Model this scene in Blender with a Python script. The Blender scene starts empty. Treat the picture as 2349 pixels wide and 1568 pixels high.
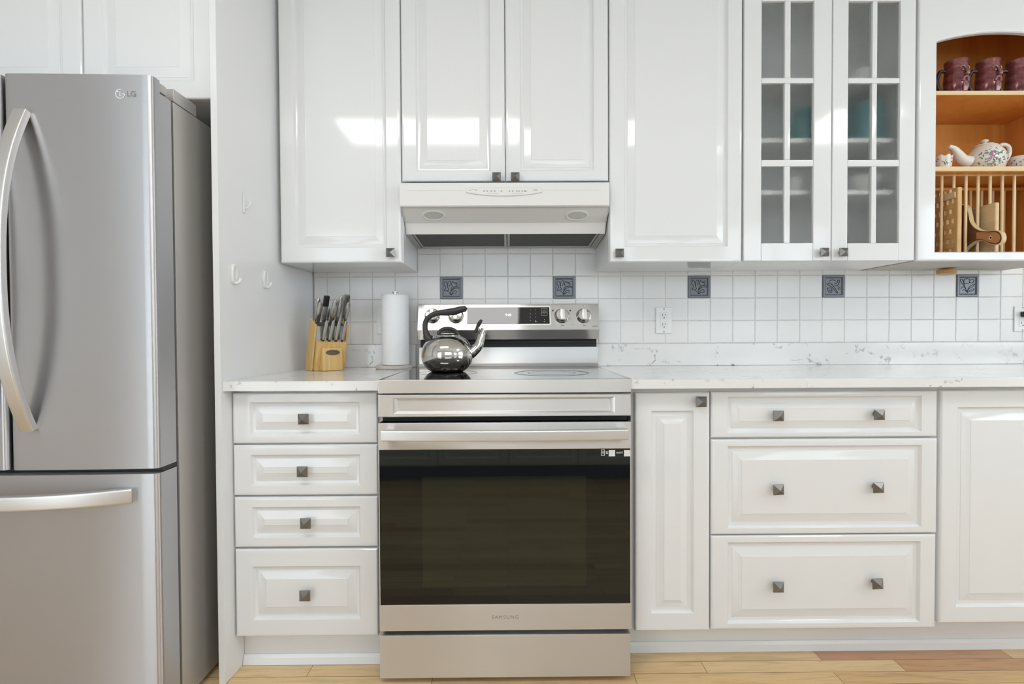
import bpy, bmesh, math, random
from mathutils import Vector, Matrix

scene = bpy.context.scene
COL = scene.collection
random.seed(7)
pi = math.pi

# ------------------------------------------------------------------ camera
IMG_W, IMG_H = 2349, 1568
FPX = 1191.0
CAM = Vector((0.008, -2.213, 1.056))
YAW, PITCH, ROLL = -0.0070, -0.0175, -0.0048
_R = Vector((math.cos(YAW), math.sin(YAW), 0))
_H = Vector((-math.sin(YAW), math.cos(YAW), 0))
_Z = Vector((0, 0, 1))
_F = math.cos(PITCH) * _H + math.sin(PITCH) * _Z
_U = -math.sin(PITCH) * _H + math.cos(PITCH) * _Z
_R2 = math.cos(ROLL) * _R + math.sin(ROLL) * _U
_U2 = -math.sin(ROLL) * _R + math.cos(ROLL) * _U
cd = bpy.data.cameras.new('camera')
cam = bpy.data.objects.new('camera', cd)
COL.objects.link(cam)
cd.sensor_width = 36.0
cd.lens = 36.0 * FPX / IMG_W
cd.clip_start = 0.02
m = Matrix((_R2, _U2, -_F)).transposed().to_4x4()
m.translation = CAM
cam.matrix_world = m
scene.camera = cam


def ray(px, py):
    return _F + _R2 * ((px - IMG_W / 2) / FPX) - _U2 * ((py - IMG_H / 2) / FPX)


def PY(px, py, y):
    d = ray(px, py)
    return CAM + d * ((y - CAM.y) / d.y)


def PX(px, py, x):
    d = ray(px, py)
    return CAM + d * ((x - CAM.x) / d.x)


def X(px, py, y):
    return PY(px, py, y).x


def Z(px, py, y):
    return PY(px, py, y).z


# ------------------------------------------------------------------ view, world
vs = scene.view_settings
vs.view_transform = 'Standard'
vs.look = 'None'
vs.gamma = 1.0
vs.use_curve_mapping = False
vs.exposure = 0.06
scene.cycles.use_denoising = True
scene.cycles.max_bounces = 14
scene.cycles.diffuse_bounces = 6
scene.cycles.glossy_bounces = 6
scene.cycles.transmission_bounces = 8
scene.cycles.sample_clamp_indirect = 6.0
w = bpy.data.worlds.new('daylight')
scene.world = w
w.use_nodes = True
bg = w.node_tree.nodes['Background']
bg.inputs[0].default_value = (0.75, 0.87, 1.0, 1)
bg.inputs[1].default_value = 1.0

FIXTURE_POWER = 9.5
WINDOW_POWER = 2.6
SIDE_WINDOW_POWER = 4.2


# ------------------------------------------------------------------ materials
def mat(name, color=(.8, .8, .8), rough=.5, metal=0.0, spec=.5, coat=0.0, coat_rough=.05, emit=None, estr=0.0,
        trans=0.0, ior=None, aniso=0.0):
    m = bpy.data.materials.new(name)
    m.use_nodes = True
    b = m.node_tree.nodes['Principled BSDF']
    b.inputs['Base Color'].default_value = (*color, 1)
    b.inputs['Roughness'].default_value = rough
    b.inputs['Metallic'].default_value = metal
    b.inputs['Specular IOR Level'].default_value = spec
    b.inputs['Coat Weight'].default_value = coat
    b.inputs['Coat Roughness'].default_value = coat_rough
    b.inputs['Transmission Weight'].default_value = trans
    if ior:
        b.inputs['IOR'].default_value = ior
    if emit:
        b.inputs['Emission Color'].default_value = (*emit, 1)
        b.inputs['Emission Strength'].default_value = estr
    if aniso:
        b.inputs['Anisotropic'].default_value = aniso
        t = m.node_tree.nodes.new('ShaderNodeCombineXYZ')   # brushed sideways: reflections smear up and down
        t.inputs[1].default_value = .08
        t.inputs[2].default_value = 1.0
        m.node_tree.links.new(t.outputs[0], b.inputs['Tangent'])
    return m


def N(m, t, **kw):
    n = m.node_tree.nodes.new(t)
    for k, v in kw.items():
        setattr(n, k, v)
    return n


def L(m, a, b):
    m.node_tree.links.new(a, b)


def bsdf(m):
    return m.node_tree.nodes['Principled BSDF']


def coords(m, scale=(1, 1, 1), rot=(0, 0, 0), loc=(0, 0, 0)):
    t = N(m, 'ShaderNodeTexCoord')
    g = N(m, 'ShaderNodeNewGeometry')
    mp = N(m, 'ShaderNodeMapping')
    mp.inputs['Scale'].default_value = scale
    mp.inputs['Rotation'].default_value = rot
    mp.inputs['Location'].default_value = loc
    L(m, t.outputs['Object'], mp.inputs['Vector'])
    return mp.outputs[0]


def noise(m, vec, scale=5, detail=3, rough=.5, dist=0):
    n = N(m, 'ShaderNodeTexNoise')
    n.inputs['Scale'].default_value = scale
    n.inputs['Detail'].default_value = detail
    n.inputs['Roughness'].default_value = rough
    n.inputs['Distortion'].default_value = dist
    L(m, vec, n.inputs['Vector'])
    return n


def ramp(m, fac, stops, interp='LINEAR'):
    r = N(m, 'ShaderNodeValToRGB')
    r.color_ramp.interpolation = interp
    e = r.color_ramp.elements
    while len(e) < len(stops):
        e.new(.5)
    for i, (p, c) in enumerate(stops):
        e[i].position = p
        e[i].color = (*c, 1) if len(c) == 3 else c
    L(m, fac, r.inputs[0])
    return r.outputs[0]


def bump(m, height, strength=.1, dist=.001):
    b = N(m, 'ShaderNodeBump')
    b.inputs['Strength'].default_value = strength
    b.inputs['Distance'].default_value = dist
    L(m, height, b.inputs['Height'])
    L(m, b.outputs[0], bsdf(m).inputs['Normal'])
    return b


M = {}
M['white'] = mat('white_lacquer', (.79, .795, .795), rough=.075, spec=.5)
bump(M['white'], noise(M['white'], coords(M['white']), 60, 2).outputs[0], .02, .001)
M['white_in'] = mat('white_melamine', (.85, .85, .84), rough=.4)
M['panel'] = mat('white_panel', (.82, .825, .83), rough=.2)
M['under'] = mat('beige_underside', (.52, .47, .41), rough=.5)
M['wall'] = mat('wall_paint', (.78, .775, .76), rough=.7)
M['ceiling'] = mat('ceiling_paint', (.82, .82, .81), rough=.8)
M['grout'] = mat('grout', (.60, .59, .57), rough=.9)
M['plastic'] = mat('white_plastic', (.80, .80, .78), rough=.3)
M['hood'] = mat('white_enamel', (.78, .775, .755), rough=.22)
M['black'] = mat('black_plastic', (.012, .012, .013), rough=.35)
M['dark'] = mat('dark_gap', (.01, .01, .01), rough=.6)
M['rubber'] = mat('dark_rubber', (.035, .034, .032), rough=.45)
M['chrome'] = mat('polished_steel', (.62, .60, .57), rough=.06, metal=1)
M['knife'] = mat('satin_steel', (.55, .54, .52), rough=.25, metal=1)
M['pewter'] = mat('pewter', (.23, .225, .22), rough=.28, metal=1)
M['bronze'] = mat('dark_bronze', (.11, .085, .06), rough=.45, metal=.6)
M['filter'] = mat('filter_mesh', (.10, .10, .095), rough=.6, metal=.3)
fn = noise(M['filter'], coords(M['filter']), 900, 1)
L(M['filter'], ramp(M['filter'], fn.outputs[0], [(.35, (.03, .03, .03)), (.7, (.2, .2, .19))]), bsdf(M['filter']).inputs['Base Color'])
M['filter_frame'] = mat('filter_frame', (.5, .5, .48), rough=.4, metal=.8)
M['lens'] = mat('lamp_lens', (.6, .6, .58), rough=.15)
M['blackglass'] = mat('black_glass', (.006, .006, .006), rough=.035, spec=.55)
M['cooktop'] = mat('cooktop_glass', (.008, .008, .008), rough=.05, spec=.8, coat=.6, coat_rough=.03)
M['ring'] = mat('burner_print', (.05, .05, .05), rough=.4)
M['oven_window'] = mat('oven_inner_window', (.014, .015, .010), rough=.05, spec=.55)
M['print'] = mat('dark_print', (.05, .05, .05), rough=.5)
M['printgrey'] = mat('grey_print', (.30, .29, .28), rough=.4, metal=.6)
M['printwhite'] = mat('white_print', (.85, .85, .85), rough=.5)
M['led'] = mat('display_digits', (.8, .8, .8), rough=.5, emit=(.9, .95, 1), estr=1.5)
M['paper'] = mat('paper_towel', (.86, .86, .86), rough=.9)
pv = N(M['paper'], 'ShaderNodeTexVoronoi')
pv.inputs['Scale'].default_value = 62
L(M['paper'], coords(M['paper']), pv.inputs['Vector'])
pm = N(M['paper'], 'ShaderNodeMath', operation='SINE')
pmul = N(M['paper'], 'ShaderNodeMath', operation='MULTIPLY')
pmul.inputs[1].default_value = 26
L(M['paper'], pv.outputs[0], pmul.inputs[0])
L(M['paper'], pmul.outputs[0], pm.inputs[0])
bump(M['paper'], pm.outputs[0], .22, .0015)
M['holder'] = mat('holder_base', (.60, .56, .51), rough=.35)
M['face'] = mat('outlet_face', (.76, .76, .74), rough=.3)


def steel(name, color, rough, aniso=.8, fine=(2, 2, 380)):
    m = mat(name, color, rough, metal=1, aniso=aniso)
    n = noise(m, coords(m, fine), 1.0, 2)
    L(m, ramp(m, n.outputs[0], [(.2, (rough * .93,) * 3), (.8, (rough * 1.07,) * 3)]), bsdf(m).inputs['Roughness'])
    return m


M['steel'] = steel('brushed_steel', (.70, .69, .675), .37, .95)
M['fridge'] = steel('fridge_steel', (.57, .565, .58), .40, .95)
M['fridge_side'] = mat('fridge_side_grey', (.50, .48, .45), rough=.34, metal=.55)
M['handle'] = mat('satin_handle', (.74, .73, .715), rough=.40, metal=1)
M['slab'] = steel('polished_slab', (.60, .585, .565), .22, .92)


# quartz
def quartz():
    m = mat('quartz', (.72, .71, .69), rough=.12)
    v = coords(m, (1, 1, 1))
    nz = noise(m, v, 5.5, 6, .62)
    mix = N(m, 'ShaderNodeMix', data_type='VECTOR')
    mix.inputs['Factor'].default_value = .28
    L(m, v, mix.inputs[4])
    L(m, nz.outputs['Color'], mix.inputs[5])
    vo = N(m, 'ShaderNodeTexVoronoi', feature='DISTANCE_TO_EDGE')
    vo.inputs['Scale'].default_value = 6.0
    L(m, mix.outputs[1], vo.inputs['Vector'])
    line = ramp(m, vo.outputs['Distance'], [(0, (1, 1, 1)), (.020, (.9, .9, .9)), (.034, (0, 0, 0))])
    br = noise(m, v, 34, 4, .65)
    brk = ramp(m, br.outputs[0], [(.50, (0, 0, 0)), (.62, (1, 1, 1))])
    big = noise(m, v, 3.1, 2)
    bgk = ramp(m, big.outputs[0], [(.40, (.12, .12, .12)), (.66, (1, 1, 1))])
    m1 = N(m, 'ShaderNodeMath', operation='MULTIPLY')
    L(m, line, m1.inputs[0])
    L(m, brk, m1.inputs[1])
    m2 = N(m, 'ShaderNodeMath', operation='MULTIPLY')
    L(m, m1.outputs[0], m2.inputs[0])
    L(m, bgk, m2.inputs[1])
    cl = noise(m, v, 2.2, 5, .6)
    base = ramp(m, cl.outputs[0], [(.3, (.76, .75, .735)), (.65, (.83, .825, .815))])
    mx = N(m, 'ShaderNodeMix', data_type='RGBA')
    L(m, m2.outputs[0], mx.inputs['Factor'])
    L(m, base, mx.inputs[6])
    mx.inputs[7].default_value = (.10, .10, .105, 1)
    L(m, mx.outputs[2], bsdf(m).inputs['Base Color'])
    return m


M['quartz'] = quartz()


def tile():
    m = mat('wall_tile', (.76, .75, .73), rough=.25)
    v = coords(m)
    n = noise(m, v, 2.6, 3)
    L(m, ramp(m, n.outputs[0], [(.3, (.755, .742, .722)), (.7, (.81, .80, .785))]), bsdf(m).inputs['Base Color'])
    n2 = noise(m, coords(m, (1, 1, 2.5)), 38, 4, .6)
    bump(m, n2.outputs[0], .10, .003)
    return m


M['tile'] = tile()
M['relief'] = mat('pewter_glaze', (.17, .182, .20), rough=.38, metal=.4)
bump(M['relief'], noise(M['relief'], coords(M['relief']), 160, 3).outputs[0], .15, .001)
M['relief_dark'] = mat('dark_glaze', (.025, .026, .030), rough=.35, metal=.3)


def oak():
    m = mat('oak_floor', (.6, .4, .2), rough=.30)
    v = coords(m)
    b = N(m, 'ShaderNodeTexBrick')
    b.offset = .37
    b.offset_frequency = 2
    b.squash = 1
    b.inputs['Color1'].default_value = (0, 0, 0, 1)
    b.inputs['Color2'].default_value = (1, 1, 1, 1)
    b.inputs['Mortar'].default_value = (.5, .5, .5, 1)
    b.inputs['Scale'].default_value = 1.0
    b.inputs['Mortar Size'].default_value = .0009
    b.inputs['Mortar Smooth'].default_value = .1
    b.inputs['Bias'].default_value = 0
    b.inputs['Brick Width'].default_value = .62
    b.inputs['Row Height'].default_value = .057
    L(m, v, b.inputs['Vector'])
    tone = ramp(m, b.outputs['Color'], [(0, (.53, .28, .15)), (.16, (.68, .45, .22)), (.45, (.77, .54, .28)), (.75, (.80, .59, .33)), (1, (.64, .41, .20))])
    # shift the grain per plank
    sc = N(m, 'ShaderNodeVectorMath', operation='SCALE')
    sc.inputs['Scale'].default_value = 7.0
    L(m, b.outputs['Color'], sc.inputs[0])
    ad = N(m, 'ShaderNodeVectorMath', operation='ADD')
    L(m, v, ad.inputs[0])
    L(m, sc.outputs[0], ad.inputs[1])
    mp = N(m, 'ShaderNodeMapping')
    mp.inputs['Scale'].default_value = (2.2, 26, 1)
    L(m, ad.outputs[0], mp.inputs['Vector'])
    g = noise(m, mp.outputs[0], 2.0, 5, .62, 1.2)
    gr = ramp(m, g.outputs[0], [(.30, (.62, .62, .62)), (.5, (.95, .95, .95)), (.75, (1.08, 1.08, 1.08))])
    mu = N(m, 'ShaderNodeMix', data_type='RGBA', blend_type='MULTIPLY')
    mu.inputs['Factor'].default_value = .75
    L(m, tone, mu.inputs[6])
    L(m, gr, mu.inputs[7])
    dk = N(m, 'ShaderNodeMix', data_type='RGBA')
    L(m, b.outputs['Fac'], dk.inputs['Factor'])
    L(m, mu.outputs[2], dk.inputs[6])
    dk.inputs[7].default_value = (.16, .08, .03, 1)
    L(m, dk.outputs[2], bsdf(m).inputs['Base Color'])
    bump(m, g.outputs[0], .06, .001)
    return m


M['oak'] = oak()


def wood(name, c0, c1, scale=(3, 3, 30), rough=.4, nscale=2.0):
    m = mat(name, c0, rough)
    n = noise(m, coords(m, scale), nscale, 4, .6, .8)
    L(m, ramp(m, n.outputs[0], [(.3, c0), (.7, c1)]), bsdf(m).inputs['Base Color'])
    return m


M['maple'] = wood('orange_maple', (.66, .26, .05), (.82, .39, .10), (6, 6, .7), .35)
M['maple_edge'] = wood('pale_maple', (.74, .52, .26), (.82, .62, .34), (1, 12, 12), .4)
M['dowel'] = wood('pale_dowel', (.76, .56, .29), (.84, .66, .39), (20, 20, 1), .45)
M['bamboo'] = wood('bamboo', (.58, .36, .115), (.74, .50, .20), (60, 60, 2), .4)
M['board'] = wood('honey_board', (.58, .34, .12), (.74, .50, .22), (8, 40, 2), .45)
M['board_pale'] = wood('pale_board', (.66, .46, .24), (.78, .60, .37), (6, 3, 30), .5)
M['board_dark'] = wood('walnut_board', (.085, .036, .018), (.20, .085, .035), (4, 3, 30), .4)
M['board_mid'] = wood('cherry_board', (.44, .19, .07), (.55, .26, .10), (4, 4, 30), .4)
M['puck'] = wood('oak_puck', (.44, .24, .06), (.56, .33, .10), (4, 4, 30), .4)
M['mug'] = mat('mug_glaze', (.20, .06, .065), rough=.13, metal=.35)
mn = noise(M['mug'], coords(M['mug'], (1, 1, 2)), 22, 4, .6)
L(M['mug'], ramp(M['mug'], mn.outputs[0], [(.3, (.08, .022, .028)), (.55, (.24, .075, .075)), (.75, (.34, .17, .19))]), bsdf(M['mug']).inputs['Base Color'])
M['mug_handle'] = mat('mug_dark_glaze', (.035, .02, .028), rough=.25)
M['mug_relief'] = mat('mug_pale_glaze', (.30, .15, .155), rough=.2, metal=.3)
M['china'] = mat('cream_china', (.82, .79, .71), rough=.1)
M['china_plain'] = mat('plain_china', (.80, .79, .76), rough=.3)
M['leaf_print'] = mat('green_floral_print', (.12, .24, .14), rough=.2)
M['rose_print'] = mat('mauve_floral_print', (.42, .22, .36), rough=.2)
M['grey_print'] = mat('slate_floral_print', (.13, .13, .19), rough=.2)
M['brown_print'] = mat('brown_floral_print', (.22, .09, .05), rough=.2)
M['teal_china'] = mat('teal_glass', (.10, .28, .30), rough=.2)
M['grey_china'] = mat('grey_ware', (.35, .37, .40), rough=.3)
M['opposite'] = mat('opposite_white', (.82, .82, .81), rough=.35)
M['toe_blue'] = mat('blue_toe_board', (.13, .18, .36), rough=.35)


M['ovenglass'] = mat('oven_glass', (.006, .006, .006), rough=.035)
for k_ in ('ovenglass', 'oven_window'):
    bsdf(M[k_]).inputs['Specular Tint'].default_value = (.74, .86, .85, 1)
    bsdf(M[k_]).inputs['Specular IOR Level'].default_value = .75


def frosted():
    m = mat('frosted_glass', (.93, .93, .92), rough=.42, trans=1.0, ior=1.22, spec=.5)
    n = noise(m, coords(m, (1, 1, .6)), 170, 2)
    bump(m, n.outputs[0], .55, .003)
    return m


M['frost'] = frosted()
M['fixture'] = mat('fixture_diffuser', (.9, .9, .88), rough=.5, emit=(1.0, .985, .965), estr=FIXTURE_POWER)
M['side_pane'] = mat('side_daylight_pane', (.9, .9, .9), rough=.3, emit=(.77, .89, 1.0), estr=SIDE_WINDOW_POWER)
M['pane'] = mat('daylight_pane', (.9, .9, .9), rough=.3, emit=(.74, .88, 1.0), estr=WINDOW_POWER)


# ------------------------------------------------------------------ mesh builder
class MB:
    def __init__(s):
        s.v, s.f = [], []

    def add(s, verts, faces):
        o = len(s.v)
        s.v += [Vector(p) for p in verts]
        s.f += [tuple(i + o for i in f) for f in faces]
        return s

    def box(s, x0, x1, y0, y1, z0, z1, bev=0.0, seg=2, tf=None):
        x0, x1 = min(x0, x1), max(x0, x1)
        y0, y1 = min(y0, y1), max(y0, y1)
        z0, z1 = min(z0, z1), max(z0, z1)
        bm = bmesh.new()
        bmesh.ops.create_cube(bm, size=1)
        for v in bm.verts:
            v.co = Vector(((x0 + x1) / 2 + v.co.x * (x1 - x0), (y0 + y1) / 2 + v.co.y * (y1 - y0), (z0 + z1) / 2 + v.co.z * (z1 - z0)))
        if bev > 0:
            bev = min(bev, .45 * min(x1 - x0, y1 - y0, z1 - z0))
            bmesh.ops.bevel(bm, geom=bm.edges[:], offset=bev, segments=seg, profile=.5, affect='EDGES')
        bm.verts.index_update()
        vs_ = [v.co.copy() for v in bm.verts]
        if tf:
            vs_ = [tf(p) for p in vs_]
        s.add(vs_, [[v.index for v in f.verts] for f in bm.faces])
        bm.free()
        return s

    def rings(s, loops, close_first=True, close_last=True, cyclic=True):
        n = len(loops[0])
        o = len(s.v)
        for lp in loops:
            s.v += [Vector(p) for p in lp]
        for k in range(len(loops) - 1):
            for i in range(n if cyclic else n - 1):
                j = (i + 1) % n
                s.f.append((o + k * n + i, o + k * n + j, o + (k + 1) * n + j, o + (k + 1) * n + i))
        if close_first:
            s.f.append(tuple(o + i for i in reversed(range(n))))
        if close_last:
            s.f.append(tuple(o + (len(loops) - 1) * n + i for i in range(n)))
        return s

    def lathe(s, prof, c=(0, 0, 0), n=32, axis='Z', cap=True):
        loops = []
        c = Vector(c)
        for r, h in prof:
            lp = []
            for i in range(n):
                a = 2 * pi * i / n
                if axis == 'Z':
                    lp.append(c + Vector((r * math.cos(a), r * math.sin(a), h)))
                elif axis == 'Y':   # h grows towards -Y
                    lp.append(c + Vector((r * math.cos(a), -h, r * math.sin(a))))
                else:
                    lp.append(c + Vector((h, r * math.cos(a), r * math.sin(a))))
            loops.append(lp)
        return s.rings(loops, cap, cap)

    def tube(s, pts, radii, n=10, sx=1.0, sy=1.0, up=None, cap=True, square=False):
        """Sweep an ellipse (sx along side vector, sy along up vector) along pts."""
        pts = [Vector(p) for p in pts]
        if not hasattr(radii, '__len__'):
            radii = [radii] * len(pts)
        loops = []
        ref = Vector(up) if up else None
        prev = None
        for i, p in enumerate(pts):
            t = (pts[min(i + 1, len(pts) - 1)] - pts[max(i - 1, 0)]).normalized()
            if ref is not None:
                side = t.cross(ref)
                if side.length < 1e-6:
                    side = t.orthogonal()
                side.normalize()
            else:
                if prev is None:
                    side = t.orthogonal().normalized()
                else:
                    side = (prev - t * prev.dot(t)).normalized()
                prev = side
            upv = side.cross(t).normalized()
            lp = []
            for k in range(n):
                a = 2 * pi * (k + .5) / n
                ca, sa = math.cos(a), math.sin(a)
                if square:
                    ca = math.copysign(abs(ca) ** .22, ca)
                    sa = math.copysign(abs(sa) ** .22, sa)
                lp.append(p + side * (ca * radii[i] * sx) + upv * (sa * radii[i] * sy))
            loops.append(lp)
        return s.rings(loops, cap, cap)

    def prism(s, poly, axis, a, b, bev=0):
        """Extrude a 2-D polygon along an axis from a to b."""
        def pt(p, q):
            if axis == 'X':
                return (q, p[0], p[1])
            if axis == 'Y':
                return (p[0], q, p[1])
            return (p[0], p[1], q)
        return s.rings([[pt(p, a) for p in poly], [pt(p, b) for p in poly]])


def spline(pts, n=8):
    """Catmull-Rom through pts."""
    pts = [Vector(p) for p in pts]
    out = []
    for i in range(len(pts) - 1):
        p0, p1, p2, p3 = pts[max(i - 1, 0)], pts[i], pts[i + 1], pts[min(i + 2, len(pts) - 1)]
        for k in range(n):
            t = k / n
            out.append(.5 * ((2 * p1) + (p2 - p0) * t + (2 * p0 - 5 * p1 + 4 * p2 - p3) * t * t + (3 * p1 - p0 - 3 * p2 + p3) * t ** 3))
    out.append(pts[-1])
    return out


ORG = {}


def tag(o, label=None, cat=None, group=None, kind=None):
    if label:
        o['label'] = label
    if cat:
        o['category'] = cat
    if group:
        o['group'] = group
    if kind:
        o['kind'] = kind
    return o


def thing(name, label, cat, org=(0, 0, 0), group=None):
    o = bpy.data.objects.new(name, None)
    o.empty_display_size = .05
    COL.objects.link(o)
    o.location = org
    ORG[o.name] = Vector(org)
    return tag(o, label, cat, group)


def part(name, mb, material, parent=None, org=None, smooth=30, label=None):
    me = bpy.data.meshes.new(name)
    if parent is not None:
        org = ORG[parent.name]
    org = Vector(org or (0, 0, 0))
    me.from_pydata([tuple(p - org) for p in mb.v], [], mb.f)
    bm = bmesh.new()
    bm.from_mesh(me)
    bmesh.ops.recalc_face_normals(bm, faces=bm.faces[:])
    bm.to_mesh(me)
    bm.free()
    if smooth:
        me.shade_smooth()
        me.set_sharp_from_angle(angle=math.radians(smooth))
    me.materials.append(M[material])
    o = bpy.data.objects.new(name, me)
    COL.objects.link(o)
    if smooth and smooth <= 30:      # keep the large flat faces flat next to their bevels
        wn = o.modifiers.new('weighted_normal', 'WEIGHTED_NORMAL')
        wn.mode = 'FACE_AREA'
        wn.weight = 100
        wn.keep_sharp = True
    ORG[o.name] = org
    if parent is not None:
        o.parent = parent
    else:
        o.location = org
    if label:
        o['label'] = label
    return o


def solo(name, label, cat, mb, material, org, group=None, smooth=30):
    return tag(part(name, mb, material, None, org, smooth), label, cat, group)


def struct(name, mb, material, smooth=30):
    return tag(part(name, mb, material, None, (0, 0, 0), smooth), kind='structure')


def text(name, body, size, pos, parent, material, extrude=.0004, align='CENTER', rot=(pi / 2, 0, 0), sx=1.0, bold=0.0, spacing=1.0):
    c = bpy.data.curves.new(name, 'FONT')
    c.body = body
    c.size = size
    c.align_x = align
    c.align_y = 'CENTER'
    c.extrude = extrude
    c.offset = bold
    c.space_character = spacing
    tmp = bpy.data.objects.new('lettering_curve', c)
    COL.objects.link(tmp)
    bpy.context.view_layer.update()
    me = bpy.data.meshes.new_from_object(tmp.evaluated_get(bpy.context.evaluated_depsgraph_get()))
    bpy.data.objects.remove(tmp)
    bpy.data.curves.remove(c)
    me.materials.clear()
    me.materials.append(M[material])
    o = bpy.data.objects.new(name, me)
    COL.objects.link(o)
    o.parent = parent
    o.location = Vector(pos) - ORG[parent.name]
    o.rotation_euler = rot
    o.scale = (sx, 1, 1)
    ORG[o.name] = ORG[parent.name]
    return o


def part_multi(name, segs, parent, smooth=30):
    """one mesh whose printed pattern carries materials of its own"""
    mb = MB()
    ids = []
    for k, (b, mname) in enumerate(segs):
        mb.add(b.v, b.f)
        ids += [k] * len(b.f)
    o = part(name, mb, segs[0][1], parent, smooth=smooth)
    for b, mname in segs[1:]:
        o.data.materials.append(M[mname])
    o.data.polygons.foreach_set('material_index', ids)
    return o


# ------------------------------------------------------------------ reference planes
YU = -.310      # face of the upper doors
YB = -.610      # face of the base doors
YR = -.669      # face of the range
ZC = .914       # top of the worktops
CEIL = 2.44
XPI, XPO = -.820, -.852          # tall panel: inner face at the wall, outer face at the front


def xpi(y):
    return XPI + .046 * y

ROOM_L, ROOM_R, ROOM_B = -2.7, 3.4, -3.4

# ------------------------------------------------------------------ room shell
struct('floor', MB().box(ROOM_L, ROOM_R, ROOM_B, .08, -.06, 0), 'oak', 0)
struct('ceiling', MB().box(ROOM_L, ROOM_R, ROOM_B, .08, CEIL, CEIL + .06), 'ceiling', 0)
wall_back = struct('wall_back', MB().box(ROOM_L, ROOM_R, .008, .08, 0, CEIL), 'wall', 0)


def wall_with_holes(name, axis, at, thick, a0, a1, holes):
    """A wall along X ('Y' plane) or along Y ('X' plane) with rectangular openings (a0,a1,z0,z1)."""
    mb = MB()
    cuts = sorted({a0, a1} | {h[0] for h in holes} | {h[1] for h in holes})
    for p, q in zip(cuts, cuts[1:]):
        zs = [(0, CEIL)]
        for h in holes:
            if h[0] <= p and q <= h[1]:
                zs = [(0, h[2]), (h[3], CEIL)]
        for z0, z1 in zs:
            if z1 - z0 < .002:
                continue
            if axis == 'Y':
                mb.box(p, q, at, at + thick, z0, z1)
            else:
                mb.box(at, at + thick, p, q, z0, z1)
    return struct(name, mb, 'wall', 0)


WINS = [(-.45, 1.25, 1.12, 2.08), (2.05, 3.15, .95, 2.10), (-2.45, -1.25, .10, 2.08)]
wall_with_holes('wall_front', 'Y', ROOM_B - .08, .08, ROOM_L, ROOM_R, WINS)
struct('wall_left', MB().box(ROOM_L - .08, ROOM_L, ROOM_B, .08, 0, CEIL), 'wall', 0)
SIDE = (-2.75, -1.15, .90, 2.12)
wall_with_holes('wall_right', 'X', ROOM_R, .08, ROOM_B, .08, [SIDE])
a, b, z0, z1 = SIDE
t_ = .05
fr = MB()
fr.box(ROOM_R - .015, ROOM_R + .07, a, a + t_, z0, z1, .004).box(ROOM_R - .015, ROOM_R + .07, b - t_, b, z0, z1, .004)
fr.box(ROOM_R - .015, ROOM_R + .07, a + t_, b - t_, z0, z0 + t_, .004).box(ROOM_R - .015, ROOM_R + .07, a + t_, b - t_, z1 - t_, z1, .004)
fr.box(ROOM_R - .005, ROOM_R + .06, (a + b) / 2 - .02, (a + b) / 2 + .02, z0 + t_, z1 - t_, .004)
f = struct('window_4', fr, 'plastic')
part('pane', MB().box(ROOM_R + .045, ROOM_R + .05, a + t_, (a + b) / 2 - .02, z0 + t_, z1 - t_), 'side_pane', f)
part('pane', MB().box(ROOM_R + .045, ROOM_R + .05, (a + b) / 2 + .02, b - t_, z0 + t_, z1 - t_), 'side_pane', f)
for i, (a, b, z0, z1) in enumerate(WINS):
    fr = MB()
    t = .05
    y0, y1 = ROOM_B - .07, ROOM_B + .015
    fr.box(a, a + t, y0, y1, z0, z1, .004).box(b - t, b, y0, y1, z0, z1, .004)
    fr.box(a + t, b - t, y0, y1, z0, z0 + t, .004).box(a + t, b - t, y0, y1, z1 - t, z1, .004)
    mx = (a + b) / 2
    fr.box(mx - .02, mx + .02, y0 + .01, y1 - .01, z0 + t, z1 - t, .004)
    f = struct('window_%d' % (i + 1), fr, 'plastic')
    part('pane', MB().box(a + t, mx - .02, ROOM_B - .05, ROOM_B - .045, z0 + t, z1 - t), 'pane', f)
    part('pane', MB().box(mx + .02, b - t, ROOM_B - .05, ROOM_B - .045, z0 + t, z1 - t), 'pane', f)

# ceiling light fixtures (mirrored in the glossy doors)
for k, (x0, x1, y0, y1, lab) in enumerate([
        (-1.08, .09, -2.10, -1.72, 'white rectangular ceiling light mirrored on the doors over the range hood'),
        (2.02, 2.45, -2.10, -1.60, 'white rectangular ceiling light mirrored on the glass cabinet door rails')]):
    t = thing('ceiling_light', lab, 'ceiling light', ((x0 + x1) / 2, (y0 + y1) / 2, CEIL), 'ceiling lights')
    fr = MB().box(x0 - .02, x1 + .02, y0 - .02, y1 + .02, CEIL - .03, CEIL - .001, .006)
    part('housing', fr, 'plastic', t)
    part('diffuser', MB().box(x0, x1, y0, y1, CEIL - .055, CEIL - .031, .01), 'fixture', t)

# ------------------------------------------------------------------ tiled backsplash (child of the back wall)
P0 = X(1165, 660, 0)
PITCH_T = (X(1937, 660, 0) - X(1009, 660, 0)) / 18.0
ZROW = Z(1300, 633, 0)
DECOR_PX = [(1034.5, 659), (1295.5, 659), (1604.5, 659), (1911, 658), (2209, 657)]


def col_index(px):
    return int(math.floor((X(px, 658, 0) - P0) / PITCH_T))


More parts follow.
